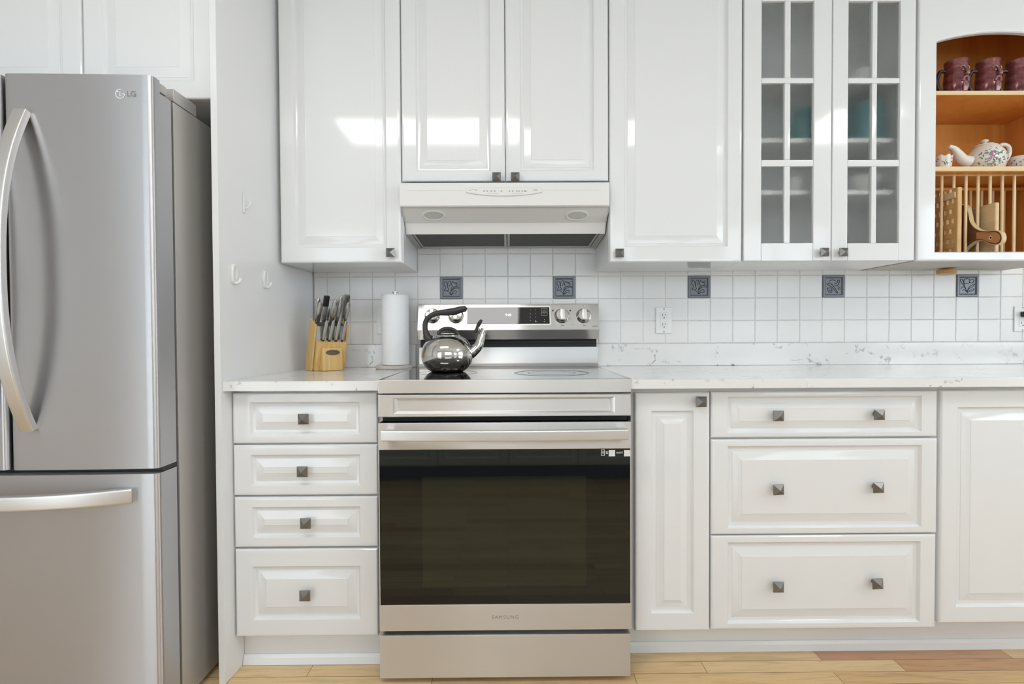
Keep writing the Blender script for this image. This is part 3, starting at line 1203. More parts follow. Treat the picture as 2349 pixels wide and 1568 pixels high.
# ------------------------------------------------------------------ tall side panel + over-fridge cabinet
solo('tall_side_panel', 'tall white panel standing between the fridge and the worktop', 'panel',
     MB().prism([(xpi(-.66) - .0185, -.66), (xpi(-.66), -.66), (xpi(-.002), -.002), (xpi(-.002) - .0185, -.002)], 'Z', .0005, TOPU), 'panel', (XPO, -.33, 0))
YO = -.645
xb = X(490, 110, YO)
xm = X(187, 80, YO)
zo_ = Z(470, 226, YO)
xl_ = 2 * xm - xb
t = cab('fridge_top_cabinet', 'white two-door cabinet above the fridge', (xm, 0, zo_), UG)
part('carcass', MB().box(xl_, XPO - .0195, YO + .021, -.001, zo_, TOPU), 'white', t)
part('door', raised_front(xl_, xm - .002, zo_, TOPU, YO, .055, .052, ramp_w=.026), 'white', t, smooth=20)
part('door', raised_front(xm + .002, min(xb, xpi(YO) - .0195), zo_, TOPU, YO, .055, .052, ramp_w=.026), 'white', t, smooth=20)

# hooks on the tall panel
HOOKX = -.8315
P_ = lambda px, py, x=HOOKX: PX(px, py, x)
a, b = P_(567, 441), P_(567, 488)
HX = xpi(a.y - .01) + .0004
t = thing('wall_hook', 'thin white adhesive hook with an upturned arm on the side panel', 'hook', (HX, a.y, b.z), 'white hooks on the side panel')
part('backplate', MB().box(HX + .0002, HX + .005, a.y - .005, a.y + .005, b.z, a.z, .002), 'plastic', t)
part('arm', MB().tube(spline([(HX + .004, a.y, b.z + .014), (HX + .014, a.y - .001, b.z + .016), (HX + .024, a.y - .002, b.z + .028), (HX + .027, a.y - .002, b.z + .034)], 5), .0032, 8), 'plastic', t)
for (px, y0, y1, lab) in [(541, 605, 652, 'white oval hook on the side panel, the larger, nearer the fridge'),
                          (606, 620, 661, 'white oval hook on the side panel, nearer the wall')]:
    a, b = P_(px + 4, y0), P_(px + 4, y1)
    HX = xpi(a.y - .014) + .0006
    t = thing('wall_hook', lab, 'hook', (HX, a.y, b.z), 'white hooks on the side panel')
    H_ = a.z - b.z
    pts = []
    for k in range(29):
        q = 2 * pi * k / 28
        pts.append((HX + .006, a.y + .0125 * math.sin(q), b.z + H_ / 2 + (H_ / 2 - .004) * math.cos(q)))
    mbp = MB().rings([[(HX + dx, a.y + (.0145 - ins) * math.sin(2 * pi * k / 28), b.z + H_ / 2 + (H_ / 2 - ins) * math.cos(2 * pi * k / 28)) for k in range(28)] for dx, ins in ((.0002, 0), (.003, 0), (.0045, .0015))])
    part('backplate', mbp, 'plastic', t)
    part('rim', MB().tube(pts, .0036, 8), 'plastic', t)
    part('arm', MB().tube(spline([(HX + .004, a.y, b.z + .006), (HX + .014, a.y, b.z + .004), (HX + .022, a.y, b.z + .010), (HX + .0245, a.y, b.z + .020)], 5), .0042, 8, 1, 1.2), 'plastic', t)

# ------------------------------------------------------------------ worktops
RX0, RX1 = X(869, 1200, YR), X(1448, 1200, YR)
xl, xr = XPI + .001, RX0 - .002


def left_fit(xr_, y0, y1, z0, z1):
    return MB().prism([(xpi(y0) + .0008, y0), (xr_, y0), (xr_, y1), (xpi(y1) + .0008, y1)], 'Z', z0, z1)


t = thing('countertop', 'white veined quartz worktop left of the range, under the knife block', 'countertop', (xl, 0, ZC - .029))
part('slab', left_fit(xr, -.652, -.001, ZC - .029, ZC), 'quartz', t, smooth=0)
zu = Z(820, 790.5, -.02)
part('upstand', MB().box(xl, xr, -.020, -.0008, ZC + .0002, zu, .002), 'quartz', t)
xl, xr = RX1 + .002, 2.62
t = thing('countertop', 'long white veined quartz worktop right of the range', 'countertop', (xl, 0, ZC - .029))
part('slab', MB().box(xl, xr, -.655, -.001, ZC - .029, ZC, .003), 'quartz', t)
zu = Z(1700, 787.5, -.02)
part('upstand', MB().box(xl, xr, -.020, -.0008, ZC + .0002, zu, .002), 'quartz', t)

# ------------------------------------------------------------------ base cabinets
CT = ZC - .0295
YC = YB + .021


def drawer(t, px0, px1, py0, py1, fh, fv, knobs, rampw=.024, cove=.010, pxm=None):
    pyc = (py0 + py1) / 2
    pm_ = pxm or (px0 + px1) / 2
    f = raised_front(max(X(px0, pyc, YB), xpi(YB) + .0012), X(px1, pyc, YB), Z(pm_, py1, YB), Z(pm_, py0, YB), YB, fh, fv, ramp_w=rampw, cove=cove)
    d = part('drawer', f, 'white', t, smooth=20)
    for kx, ky, ro in knobs:
        add_knob(d, kx, ky, YB, .032, ro)
    return d


ybk = -.02
bz = Z(700, 1459, YB)
x0c, x1c = XPI + .001, RX0 - .002
t = cab('drawer_cabinet', 'white narrow base cabinet with four drawers left of the range', (x0c, YB, 0), BG)
part('carcass', left_fit(x1c, YC, ybk, bz, CT - .0005), 'white', t, smooth=0)
drawer(t, 532.5, 865.5, 900.5, 1016.5, .054, .028, [(692.5, 962, .02)], .022)
drawer(t, 534.5, 866.5, 1020, 1135.5, .054, .030, [(690, 1083.5, 0)], .022)
drawer(t, 537, 867, 1139.5, 1254.5, .054, .030, [(697.5, 1203, 0)], .022)
drawer(t, 539.5, 867, 1259, 1459.5, .054, .053, [(696, 1370, 0)], .024)

bzr = Z(1540, 1447, YB)
x0n, x1n = X(1450.5, 1200, YB), X(1630, 1200, YB)
t = cab('base_cabinet', 'slim white base cabinet with one tall door right of the range', (x0n, YB, 0), BG)
part('carcass', MB().box(max(x0n, RX1 + .002), x1n, YC, ybk, bzr, CT - .0005), 'white', t)
d = part('door', raised_front(X(1457, 1200, YB), X(1628.5, 1200, YB), bzr, Z(1540, 900, YB), YB, .050, .056, ramp_w=.020, cove=.014), 'white', t, smooth=20)
add_knob(d, 1612, 922, YB, .032)

x1w = X(2153, 1200, YB)
bzw = Z(1890, 1443, YB)
t = cab('drawer_cabinet', 'wide white base cabinet with three deep drawers right of the range', (x1n, YB, 0), BG)
part('carcass', MB().box(x1n + .0005, x1w, YC, ybk, bzw, CT - .0005), 'white', t)
drawer(t, 1632, 2151.5, 897, 1002.5, .050, .015, [(1790, 954.5, 0), (2023, 952, 0)], .020)
drawer(t, 1632, 2151, 1006.5, 1224.5, .050, .020, [(1790, 1125, .05), (2021, 1120.5, .03)], .024, .014)
drawer(t, 1632, 2147.5, 1227.5, 1442.5, .050, .020, [(1790, 1350, 0), (2019, 1342.5, .04)], .024, .014)

x2 = 2.60
bz2 = Z(2250, 1429, YB)
t = cab('base_cabinet', 'white base cabinet with one wide door, cut off by the right frame', (x1w, YB, 0), BG)
part('carcass', MB().box(x1w + .0005, x2, YC, ybk, bz2, CT - .0005), 'white', t)
xd0 = X(2158, 1200, YB)
d = part('door', raised_front(xd0, xd0 + .50, bz2, Z(2250, 894.5, YB), YB, .050, .052, ramp_w=.022, cove=.014), 'white', t, smooth=20)

# toe kicks with shoe moulding
def kick(name, xa, xb, yk, ztop):
    o = struct(name, MB().box(xa, xb, yk, yk + .016, 0, ztop), 'panel')
    poly = [(yk - .014, 0), (yk - .0003, 0), (yk - .0003, .030), (yk - .004, .030), (yk - .009, .020), (yk - .012, .008)]
    part('shoe_moulding', MB().prism(poly, 'X', xa, xb), 'panel', o, smooth=0)


kick('baseboard_left', xpi(-.54) + .0005, RX0 - .003, -.555, bz - .0005)
kick('baseboard_right', RX1 + .003, 2.6, -.508, min(bzr, bzw, bz2) - .0005)

# ------------------------------------------------------------------ range
YF = YR
cxr = (RX0 + RX1) / 2
t = thing('range', 'stainless steel electric range with black glass oven door', 'range', (cxr, YF, 0))
RNG = t
zz = lambda py, y=YF: Z(1159, py, y)
ztop = ZC + .004
YBG = -.045
part('body', MB().box(RX0 + .003, RX1 - .003, YF + .045, -.05, .03, ztop - .030), 'dark', t)
part('front_trim', MB().box(RX0, RX1, YF, YF + .060, zz(901), ztop - .0005, .0025), 'steel', t)
ct = part('cooktop', MB().box(RX0 + .001, RX1 - .001, YF + .003, YBG - .02, ztop - .022, ztop, .002), 'cooktop', t)
part('side_rail', MB().box(RX0 - .0008, RX0 + .006, YF + .002, YBG, ztop - .012, ztop + .0016, .0008), 'chrome', t)
part('side_rail', MB().box(RX1 - .006, RX1 + .0008, YF + .002, YBG, ztop - .012, ztop + .0016, .0008), 'chrome', t)


def ring(parent, cx, cy, r, wd, z):
    n = 56
    mb = MB()
    mb.rings([[(cx + q * math.cos(2 * pi * k / n), cy + q * math.sin(2 * pi * k / n), z + h) for k in range(n)] for q, h in ((r, 0), (r, .0002), (r - wd, .0002), (r - wd, 0))], False, False)
    return part('burner_ring', mb, 'ring', parent, smooth=0)


rxc = X(1265, 857, -.43)
for r_, wd in ((.128, .0022), (.121, .0012), (.082, .0016)):
    ring(ct, rxc, -.43, r_, wd, ztop + .0001)
lxc = X(1027, 857, -.40)
for r_, wd in ((.102, .0016), (.060, .0012)):
    ring(ct, lxc, -.40, r_, wd, ztop + .0001)

# upper fascia with a pressed rectangle
za, zb2 = zz(955), zz(904.5)
mb = MB()
x0, x1 = RX0, RX1
xi0, xi1 = X(901, 930, YF), X(1411, 930, YF)
zi0, zi1 = zz(947.5), zz(911)
lo = []
lo.append([(x0, YF + .035, za), (x1, YF + .035, za), (x1, YF + .035, zb2), (x0, YF + .035, zb2)])
lo.append([(x0, YF + .003, za), (x1, YF + .003, za), (x1, YF + .003, zb2), (x0, YF + .003, zb2)])
lo.append([(x0 + .0015, YF + .0005, za + .002), (x1 - .0015, YF + .0005, za + .002), (x1 - .0015, YF + .0005, zb2 - .002), (x0 + .0015, YF + .0005, zb2 - .002)])
for ins, dy in [(0, .0005), (.003, .002), (.010, .0072), (.014, .008)]:
    lo.append([(xi0 + ins * 1.3, YF + dy, zi0 + ins * .62), (xi1 - ins * 1.3, YF + dy, zi0 + ins * .62), (xi1 - ins * 1.3, YF + dy, zi1 - ins * .62), (xi0 + ins * 1.3, YF + dy, zi1 - ins * .62)])
mb.rings(lo)
part('fascia', mb, 'steel', t, smooth=20)

# oven door
z_t, z_g1, z_g0, z_b = zz(968.5), zz(1030), zz(1385), zz(1444.5)
od = part('oven_door', MB().box(RX0 + .001, RX1 - .001, YF + .004, YF + .040, z_b, z_t, .002), 'dark', t)
dtop = MB()
dtop.box(RX0, RX1, YF - .001, YF + .03, z_g1, z_t, .002)
part('top_rail', dtop, 'steel', od)
part('bottom_rail', MB().box(RX0 - .0005, RX1 + .0005, YF - .002, YF + .03, z_b, z_g0, .002), 'steel', od)
xw0, xw1 = X(968, 1200, YF), X(1346, 1200, YF)
zw1, zw0 = zz(1092), zz(1345)
gl = MB()
lo = [[(RX0 + .0035, YF + .0035, z_g0 - .001), (RX1 - .0035, YF + .0035, z_g0 - .001), (RX1 - .0035, YF + .0035, z_g1 + .001), (RX0 + .0035, YF + .0035, z_g1 + .001)],
      [(RX0 + .0035, YF + .0005, z_g0 - .001), (RX1 - .0035, YF + .0005, z_g0 - .001), (RX1 - .0035, YF + .0005, z_g1 + .001), (RX0 + .0035, YF + .0005, z_g1 + .001)],
      [(xw0, YF + .0005, zw0), (xw1, YF + .0005, zw0), (xw1, YF + .0005, zw1), (xw0, YF + .0005, zw1)]]
gl.rings(lo, False, False)
part('glass_panel', gl, 'ovenglass', od, smooth=0)
part('inner_window', MB().box(xw0 + .0003, xw1 - .0003, YF + .0005, YF + .003, zw0 + .0003, zw1 - .0003), 'oven_window', od, smooth=0)
part('edge_strip', MB().box(RX0 + .0003, RX0 + .003, YF - .0005, YF + .02, z_g0, z_g1), 'steel', od)
part('edge_strip', MB().box(RX1 - .003, RX1 - .0003, YF - .0005, YF + .02, z_g0, z_g1), 'steel', od)
# pressed outline behind the handle and two vent slots
for pa, pb in ((1062, 1131), (1187, 1256)):
    part('vent_slot', MB().box(X(pa, 992, YF), X(pb, 992, YF), YF - .0014, YF + .004, zz(993.3), zz(991.8)), 'dark', od, smooth=0)
# handle: bowed bar
yh_ = YF - .040
hx0, hx1 = X(878, 1000, yh_), X(1441, 1000, yh_)
zh0 = (zz(1002, yh_) + zz(995, yh_)) / 2 + .002
pts = []
for k in range(25):
    u = k / 24 * 2 - 1
    pts.append((cxr + (hx1 - hx0) / 2 * u, yh_ - .014 * (1 - u * u), zh0 + 0.0))
hd = MB().tube(pts, .0155, 16, .62, 1.0, up=(0, 0, 1), square=True)
hb = part('door_handle', hd, 'handle', od)
for sx_ in (hx0 + .012, hx1 - .012):
    part('handle_mount', MB().box(sx_ - .012, sx_ + .012, yh_ - .004, YF - .0008, zh0 - .013, zh0 + .013, .003), 'handle', od)
# stickers on the glass
def mark(x0p, x1p, y0p, y1p, name='sticker', material='printwhite', parent=None, y=None, d=.0003):
    yy = (YF + .0005) if y is None else y
    return part(name, MB().box(X(x0p, y0p, yy), X(x1p, y0p, yy), yy - d, yy + .0001, Z(x0p, y1p, yy), Z(x0p, y0p, yy)), material, parent or od, smooth=0)


mark(1396.5, 1411, 1031.8, 1046)
mark(1431.5, 1446, 1031.8, 1046)
fr = MB()
for a_, b_, c_, d_ in ((1379, 1380.3, 1032, 1046), (1386, 1387.3, 1032, 1046), (1380.3, 1386, 1032, 1033), (1380.3, 1386, 1040.3, 1041.2), (1380.3, 1386, 1045, 1046), (1382, 1384.6, 1035.5, 1039.5)):
    fr.box(X(a_, 1040, YF), X(b_, 1040, YF), YF + .0001, YF + .0006, zz(d_), zz(c_))
part('sticker_symbol', fr, 'printwhite', od, smooth=0)
fr = MB()
for a_, b_, c_, d_ in ((1389.7, 1395, 1036, 1037.3), (1390, 1392, 1038, 1039.5), (1392, 1395, 1039.2, 1040.3), (1389.7, 1395, 1041, 1042)):
    fr.box(X(a_, 1040, YF), X(b_, 1040, YF), YF + .0001, YF + .0006, zz(d_), zz(c_))
part('sticker_symbol', fr, 'printwhite', od, smooth=0)
text('sticker_lettering', 'ezon?', .0105, (X(1421.3, 1039, YF), YF + .0003, zz(1039)), od, 'printwhite', .0002, sx=.82)
text('brand_lettering', 'SAMSUNG', .0145, (X(1159, 1414, YF), YF - .0022, zz(1414)), od, 'printgrey', .0003, sx=1.05, spacing=1.25)

# storage drawer and feet
zd1, zd0 = zz(1457), zz(1555.5)
yd = YF + .004
xa_, xb_ = X(871, 1500, yd), X(1446.5, 1500, yd)
sd = part('storage_drawer', MB().box(xa_, xb_, yd, yd + .03, zd0, zd1, .0025), 'steel', t)
part('drawer_box', MB().box(xa_ + .004, xb_ - .004, yd + .0305, yd + .20, zd0 + .01, zd1 - .002), 'dark', sd)
for fx in (X(905, 1560, YF + .05), X(1420, 1560, YF + .05)):
    part('foot', MB().lathe([(.020, 0), (.022, .004), (.018, .012), (.011, .014), (.011, .05)], (fx, YF + .06, .0002), 20), 'black', t)
    part('foot', MB().lathe([(.020, 0), (.022, .004), (.018, .012), (.011, .014), (.011, .05)], (fx, -.12, .0002), 20), 'black', t)

# back guard
bg0, bg1 = X(959, 760, -.085), X(1373.5, 760, -.085)
yv = -.060
z_l0 = ztop - .002
z_l1 = Z(1165, 796, yv)
ys_ = -.093
z_s0, z_s1 = Z(1165, 778, ys_), Z(1165, 756, ys_ - .004)
yt = -.066
z_tp = Z(1165, 697, yt)
prof_low = [(-.028, z_l0), (yv - .016, z_l0), (yv - .018, z_l0 + .004), (yv - .014, z_l0 + .0085), (yv - .004, z_l0 + .011), (yv, z_l0 + .016), (yv, z_l1), (-.028, z_l1)]
part('lower_guard', MB().prism(prof_low, 'X', bg0, bg1), 'steel', t, smooth=40)
part('vent_gap', MB().box(bg0 + .004, bg1 - .004, -.052, -.026, z_l1 + .0002, z_s0 - .0002), 'dark', t)
part('vent_lip', MB().box(bg0 + .006, bg1 - .006, -.060, -.052, (z_l1 + z_s0) / 2 + .004, (z_l1 + z_s0) / 2 + .0065), 'black', t)
prof_up = [(-.026, z_s0), (ys_ + .010, z_s0), (ys_ - .003, z_s1 - .004), (ys_ - .004, z_s1), (yt - .001, z_tp - .002), (yt + .002, z_tp), (-.026, z_tp)]
bu = part('control_console', MB().prism(prof_up, 'X', bg0, bg1), 'slab', t, smooth=20)
# sloping face frame of the console: helper for things lying on the face
FA, FB = Vector((0, ys_ - .004, z_s1)), Vector((0, yt - .001, z_tp - .002))
fdir = (FB - FA).normalized()
fnorm = Vector((0, -fdir.z, fdir.y))
if fnorm.y > 0:
    fnorm = -fnorm
tilt = math.atan2(fdir.y, fdir.z)   # lean backwards


def on_face(px, py, out=0.0):
    """hit of the view ray through a pixel with the console face"""
    d_ = ray(px, py)
    tt = (FA - CAM).dot(fnorm) / d_.dot(fnorm)
    return CAM + d_ * tt + fnorm * out


def face_plate(name, px0, px1, py0, py1, out, thick, material, parent, bev=0):
    a_, b_ = on_face(px0, py1), on_face(px1, py0)
    mb = MB()
    h0 = (a_ - FA).dot(fdir)
    h1 = (b_ - FA).dot(fdir)
    mb.box(a_.x, b_.x, -out, thick - out, h0, h1, bev, tf=lambda p: Vector((p.x, 0, 0)) + Vector((0, FA.y, FA.z)) + fdir * p.z - fnorm * p.y)
    return part(name, mb, material, parent, smooth=30)


# satin face sheet, display glass with frame
face_plate('face_sheet', 961, 1371, 698.5, 754, .0006, .001, 'slab', bu)
face_plate('display_frame', 1069.5, 1262, 702.5, 745.5, .0014, .002, 'handle', bu)
dg = face_plate('display_glass', 1071.5, 1260, 704.5, 743.5, .0018, .001, 'blackglass', bu)
p_ = on_face(1166, 722.5, .0020)
text('clock_lettering', '9:28', .014, p_, bu, 'led', .0001, rot=(pi / 2 - tilt, 0, 0))
kp = MB()


def fmark(px, py, w_, h_):
    c_ = on_face(px, py)
    h = (c_ - FA).dot(fdir)
    kp.box(c_.x - w_ / 2, c_.x + w_ / 2, -.0021, -.0017, h - h_ / 2, h + h_ / 2, tf=lambda p: Vector((p.x, FA.y, FA.z)) + fdir * p.z - fnorm * p.y)


for px in (1216.5, 1229):
    for py in (711, 719.5, 727, 735):
        fmark(px, py, .0016, .0024)
for py in (711.5, 720):
    for dx, dy, w_, h_ in ((-6.5, 0, .0005, .012), (6.5, 0, .0005, .012)):
        fmark(1248.5 + dx, py, .0006, .0115)
    fmark(1248.5, py - 3.6, .0235, .0006)
    fmark(1248.5, py + 3.6, .0235, .0006)
    fmark(1248.5, py, .010, .0012)
fmark(1229, 738, .008, .0014)
fmark(1249, 733, .002, .003)
fmark(1249, 737.5, .006, .0014)
part('keypad_print', kp, 'printwhite', bu, smooth=0)
kp = MB()
for px, py in ((1268, 712), (1308, 712)):
    fmark(px, py, .006, .006)
for px, py in ((1288, 702), (1338, 701), (1314, 744), (1018, 744), (1045, 702), (992, 702)):
    fmark(px, py, .002, .002)
fmark(1365, 748, .022, .0010)
fmark(1290, 746.5, .012, .0010)
fmark(1340, 746.5, .012, .0010)
part('dial_print', kp, 'print', bu, smooth=0)
ko = []
for px in (992, 1046, 1289, 1339):
    c_ = on_face(px, 724.5, .0006)
    base = MB().lathe([(.0315, 0), (.0315, .002), (.0290, .0045), (.0270, .015), (.0240, .0195), (.0005, .021)], (0, 0, 0), 36, 'Y')
    rot = Matrix.Rotation(-tilt, 3, 'X')
    base.v = [c_ + rot @ p for p in base.v]
    kb = part('control_knob', base, 'chrome', bu, smooth=35)
    gr = MB().box(-.0085, .0085, -.032, -.0205, -.0225, .0225, .003)
    gr.v = [c_ + rot @ p for p in gr.v]
    part('knob_grip', gr, 'handle', bu)

# ------------------------------------------------------------------ range hood
hx0, hx1 = HX0 + .002, HX1 - .001
t = thing('range_hood', 'white under-cabinet range hood above the range', 'range hood', (0, -.2, 1.43))
yh0 = -.352
zh1 = Z(1158, 418, yh0)
zh0 = Z(1158, 473, yh0)
xA, xB = X(917, 450, yh0), X(1398, 450, yh0)
prof = [(yh0 + .004, zh1), (yh0, zh1 - .004), (yh0, zh0 + .004), (yh0 + .004, zh0), (yh0 + .014, zh0), (yh0 + .014, zh0 + .012), (yh0 + .02, zh0 + .012), (YU - .003, zh1)]
part('front_panel', MB().prism(prof, 'X', xA, xB), 'hood', t, smooth=20)
zA = zh0 + .002
tray = [(yh0 + .022, zA), (-.268, Z(1158, 511, -.268)), (-.250, Z(1158, 536.5, -.250)), (-.243, Z(1158, 537, -.243) + .004), (-.262, Z(1158, 511, -.262) + .012), (yh0 + .024, zA + .012)]
xT0, xT1 = hx0 + .003, hx1 - .003
zlip = tray[2][1]
ltray = part('lamp_tray', MB().prism(tray, 'X', xT0, xT1), 'hood', t, smooth=20)
# side cheeks
for xs_ in (hx0, hx1 - .0025):
    poly = [(YU - .004, zh1 - .002), (yh0 + .016, zh0 + .006), (yh0 + .022, zA - .002), (-.268, tray[1][1] - .002), (-.248, zlip), (-.004, Z(1158, 572, -.004)), (-.004, zh - .0015), (YU + .02, zh - .0015)]
    part('side_cheek', MB().prism(poly, 'X', xs_, xs_ + .0025), 'hood', t, smooth=0)
zfb = Z(1158, 569, -.01)
zff = zlip + .001
sl = (zfb - zff) / (.24)


def fz(y):
    return zff + (y + .245) * sl


def slant_box(name, x0, x1, y0, y1, d0, d1, material, parent, bev=0):
    mb = MB().box(x0, x1, y0, y1, d0, d1, bev, tf=lambda p: Vector((p.x, p.y, fz(p.y) + p.z)))
    return part(name, mb, material, parent, smooth=20)


slant_box('filter_rail', xT0, xT0 + .016, -.240, -.006, 0, .010, 'filter_frame', t, .001)
slant_box('filter_rail', xT1 - .016, xT1, -.240, -.006, 0, .010, 'filter_frame', t, .001)
slant_box('rear_rail', xT0 + .017, xT1 - .017, -.014, -.006, 0, .010, 'filter_frame', t, .001)
xmid = X(1163, 553, -.12)
for a_, b_ in ((xT0 + .018, xmid - .002), (xmid + .002, xT1 - .018)):
    fl = slant_box('grease_filter', a_ + .009, b_ - .009, -.236, -.024, .004, .009, 'filter', t)
    fm = MB()
    for (x0, x1, y0, y1) in ((a_, a_ + .009, -.240, -.016), (b_ - .009, b_, -.240, -.016), (a_ + .009, b_ - .009, -.240, -.236), (a_ + .009, b_ - .009, -.024, -.016)):
        fm.box(x0, x1, y0, y1, .002, .010, .001, tf=lambda p: Vector((p.x, p.y, fz(p.y) + p.z)))
    part('filter_frame', fm, 'filter_frame', fl)
# lamps in the tray
TA, TB = Vector((0, tray[0][0], tray[0][1])), Vector((0, tray[1][0], tray[1][1]))
td = (TB - TA).normalized()
tn = Vector((0, -td.z, td.y))
if tn.z > 0:
    tn = -tn
for px, py in ((995, 494), (1324, 494)):
    d_ = ray(px, py)
    c_ = CAM + d_ * ((TA - CAM).dot(tn) / d_.dot(tn))
    n = 36
    ex = Vector((1, 0, 0))

    def circ(r, o):
        return [c_ + ex * (r * math.cos(2 * pi * k / n)) + td * (.55 * r * math.sin(2 * pi * k / n)) + tn * o for k in range(n)]
    lp_ = part('lamp_bezel', MB().rings([circ(.0455, -.0002), circ(.0455, .0015), (circ(.041, .0032)), circ(.036, .0030), circ(.034, -.0002)], False, False), 'hood', t)
    part('lamp_lens', MB().rings([circ(.034, -.0002), circ(.034, .0008), circ(.031, .0012)], True, True), 'lens', lp_)
# control strip with bowed lower edge
yp = yh0
xs0, xs1 = X(1069, 436, yp), X(1244, 436, yp)
xcs = (xs0 + xs1) / 2
zt_, ze, zm = Z(1156, 429, yp), Z(1156, 442, yp), Z(1156, 450, yp)
poly = [(xs1 - .003, zt_), (xs0 + .003, zt_), (xs0, zt_ - .003), (xs0, ze + .003), (xs0 + .003, ze)]
for k in range(1, 16):
    u = k / 16 * 2 - 1
    poly.append((xcs + (xs1 - xs0) / 2 * u, ze - (ze - zm) * (1 - u * u)))
poly += [(xs1 - .003, ze), (xs1, ze + .003), (xs1, zt_ - .003)]
cs = MB().rings([[(p[0], yp + .001, p[1]) for p in poly], [(p[0], yp - .003, p[1]) for p in poly],
                 [(p[0], yp - .0045, p[1]) for p in inset_poly(poly, .0015)], [(p[0], yp - .0045, p[1]) for p in inset_poly(poly, .0030)],
                 [(p[0], yp - .0038, p[1]) for p in inset_poly(poly, .0036)]])
cp = part('control_strip', cs, 'hood', t, smooth=20)
pr = MB()


def hmark(px, py, w_, h_, ro=0):
    c_ = PY(px, py, yp - .0038)
    pr.box(c_.x - w_ / 2, c_.x + w_ / 2, yp - .0041, yp - .0037, c_.z - h_ / 2, c_.z + h_ / 2)


for px in (1110.5, 1118, 1127, 1135, 1150, 1168.5, 1176, 1185.5, 1191, 1198, 1203.5, 1206.5):
    hmark(px, 436.8, .0035, .0010)
    hmark(px + .6, 439.4, .0042, .0011)
    hmark(px - 1, 438, .0011, .0045)
for px in (1132, 1187):
    hmark(px - 8, 443.4, .016, .0005)
    hmark(px + 8, 443.4, .016, .0005)
    hmark(px, 443.3, .003, .0012)
hmark(1228.5, 435.8, .012, .0016)
hmark(1222.5, 435.9, .0016, .0012)
hmark(1077, 436.2, .004, .0014)
hmark(1093, 436.0, .005, .0014)
arc = MB().tube(spline([PY(1079, 436, yp - .0039), PY(1085, 434.2, yp - .0039), PY(1092, 435.5, yp - .0039)], 5), .0004, 6)
pr.add(arc.v, arc.f)
part('button_print', pr, 'print', cp, smooth=0)
gv = MB()
for a_, b_ in ((933, 1063), (1250, 1377)):
    gv.box(X(a_, 435, yp), X(b_, 435, yp), yp - .0008, yp + .001, Z(1158, 436.2, yp), Z(1158, 434.8, yp), .0003)
part('groove_trim', gv, 'hood', t)

# ------------------------------------------------------------------ kettle
YK = -.335
kd = YK - CAM.y
ks = kd / FPX
K = lambda px, py, dy=0.0: PY(px, py, YK + dy)
kc = K(1026, 800)
kz = ztop + .0004
t = thing('kettle', 'shiny round steel kettle with dark handle on the left burner', 'kettle', (kc.x, YK, kz))
RK = 59.5 * ks
zk = lambda py: K(1026, py).z
hk = zk(771) - kz
prof = [(RK * .58, 0), (RK * .66, .002), (RK * .80, hk * .10), (RK * .93, hk * .24), (RK * .995, hk * .42), (RK * .985, hk * .58), (RK * .90, hk * .76), (RK * .74, hk * .90), (RK * .56, hk * .985), (RK * .50, hk), (RK * .001, hk)]
sp = spline([(p[0], p[1], 0) for p in prof[:-1]], 4)
part('body', MB().lathe([(p.x, p.y) for p in sp] + [(.0005, hk)], (kc.x, YK, kz), 56), 'chrome', t, smooth=50)
ld = part('lid', MB().lathe([(RK * .49, .0), (RK * .48, .004), (RK * .34, .0085), (RK * .15, .011), (.0005, .0115)], (kc.x + .002, YK, kz + hk - .0005), 40), 'chrome', t, smooth=50)
part('lid_handle', MB().tube(spline([K(1006, 769), K(1008, 761), K(1016, 755), K(1027, 753), K(1038, 755), K(1047, 761), K(1049, 769)], 5), .0058, 10, 1.3, 1), 'rubber', ld)
part('spout', MB().tube(spline([K(1070, 812), K(1083, 806), K(1096, 795), K(1102, 780), K(1106, 766), K(1111, 754)], 6),
                        [.0255, .025, .0245, .024, .0235, .023, .022, .021, .020, .019, .0185, .018, .0175, .017, .0165, .016, .0155, .015, .0148, .0145, .014, .0138, .0134, .013, .0125, .012, .0118, .0115, .0112, .011, .0105], 18), 'chrome', t, smooth=50)
hl = spline([K(984, 779), K(977, 762), K(975, 747), K(979, 733), K(990, 723), K(1006, 717.5), K(1024, 716), K(1042, 714), K(1058, 709.5), K(1072, 707)], 6)
nh = len(hl)
part('handle', MB().tube(hl, [.0105 + .0 * k if k < nh * .12 else (.0085 if k < nh * .55 else .0085 + .0035 * math.sin(pi * min(1, (k / nh - .55) / .42)) - (.005 if k > nh - 3 else 0)) for k in range(nh)], 12, 1.2, 1), 'rubber', t, smooth=50)
part('handle_collar', MB().tube(spline([K(977, 768), K(981, 774), K(990, 780)], 4), [.011, .012, .013, .0135, .014, .0145, .015, .0155, .016], 12), 'rubber', t)
part('spout_lever', MB().tube(spline([K(1090, 763), K(1094, 753), K(1098, 744), K(1105, 733)], 5), [.0035, .0055, .006, .0058, .0052, .005, .005, .0052, .0056, .006, .0062, .0062, .006, .0055, .0045, .003], 10, 1.3, .8), 'rubber', t)
part('lever_link', MB().tube([K(1096, 751), K(1101, 757), K(1107, 757)], .0032, 8), 'chrome', t)

# ------------------------------------------------------------------ knife block and knives
th = math.radians(40)
un = Vector((math.cos(th), math.sin(th), 0))          # block's right
nn = Vector((math.sin(th), -math.cos(th), 0))         # block's front
base_px = PY(752, 845, -.185)
BO = Vector((base_px.x - .007, -.178, ZC + .0004))
LEAN = .30


def B(u, n, z, lean=True):
    return BO + un * u + nn * (n + (LEAN * z if lean else 0)) + Vector((0, 0, z))


t = thing('knife_block', 'bamboo knife block beside the side panel', 'knife block', BO)
zbk = lambda py: Z(752, py, -.2) - ZC
HT = zbk(733)
HF = zbk(780)


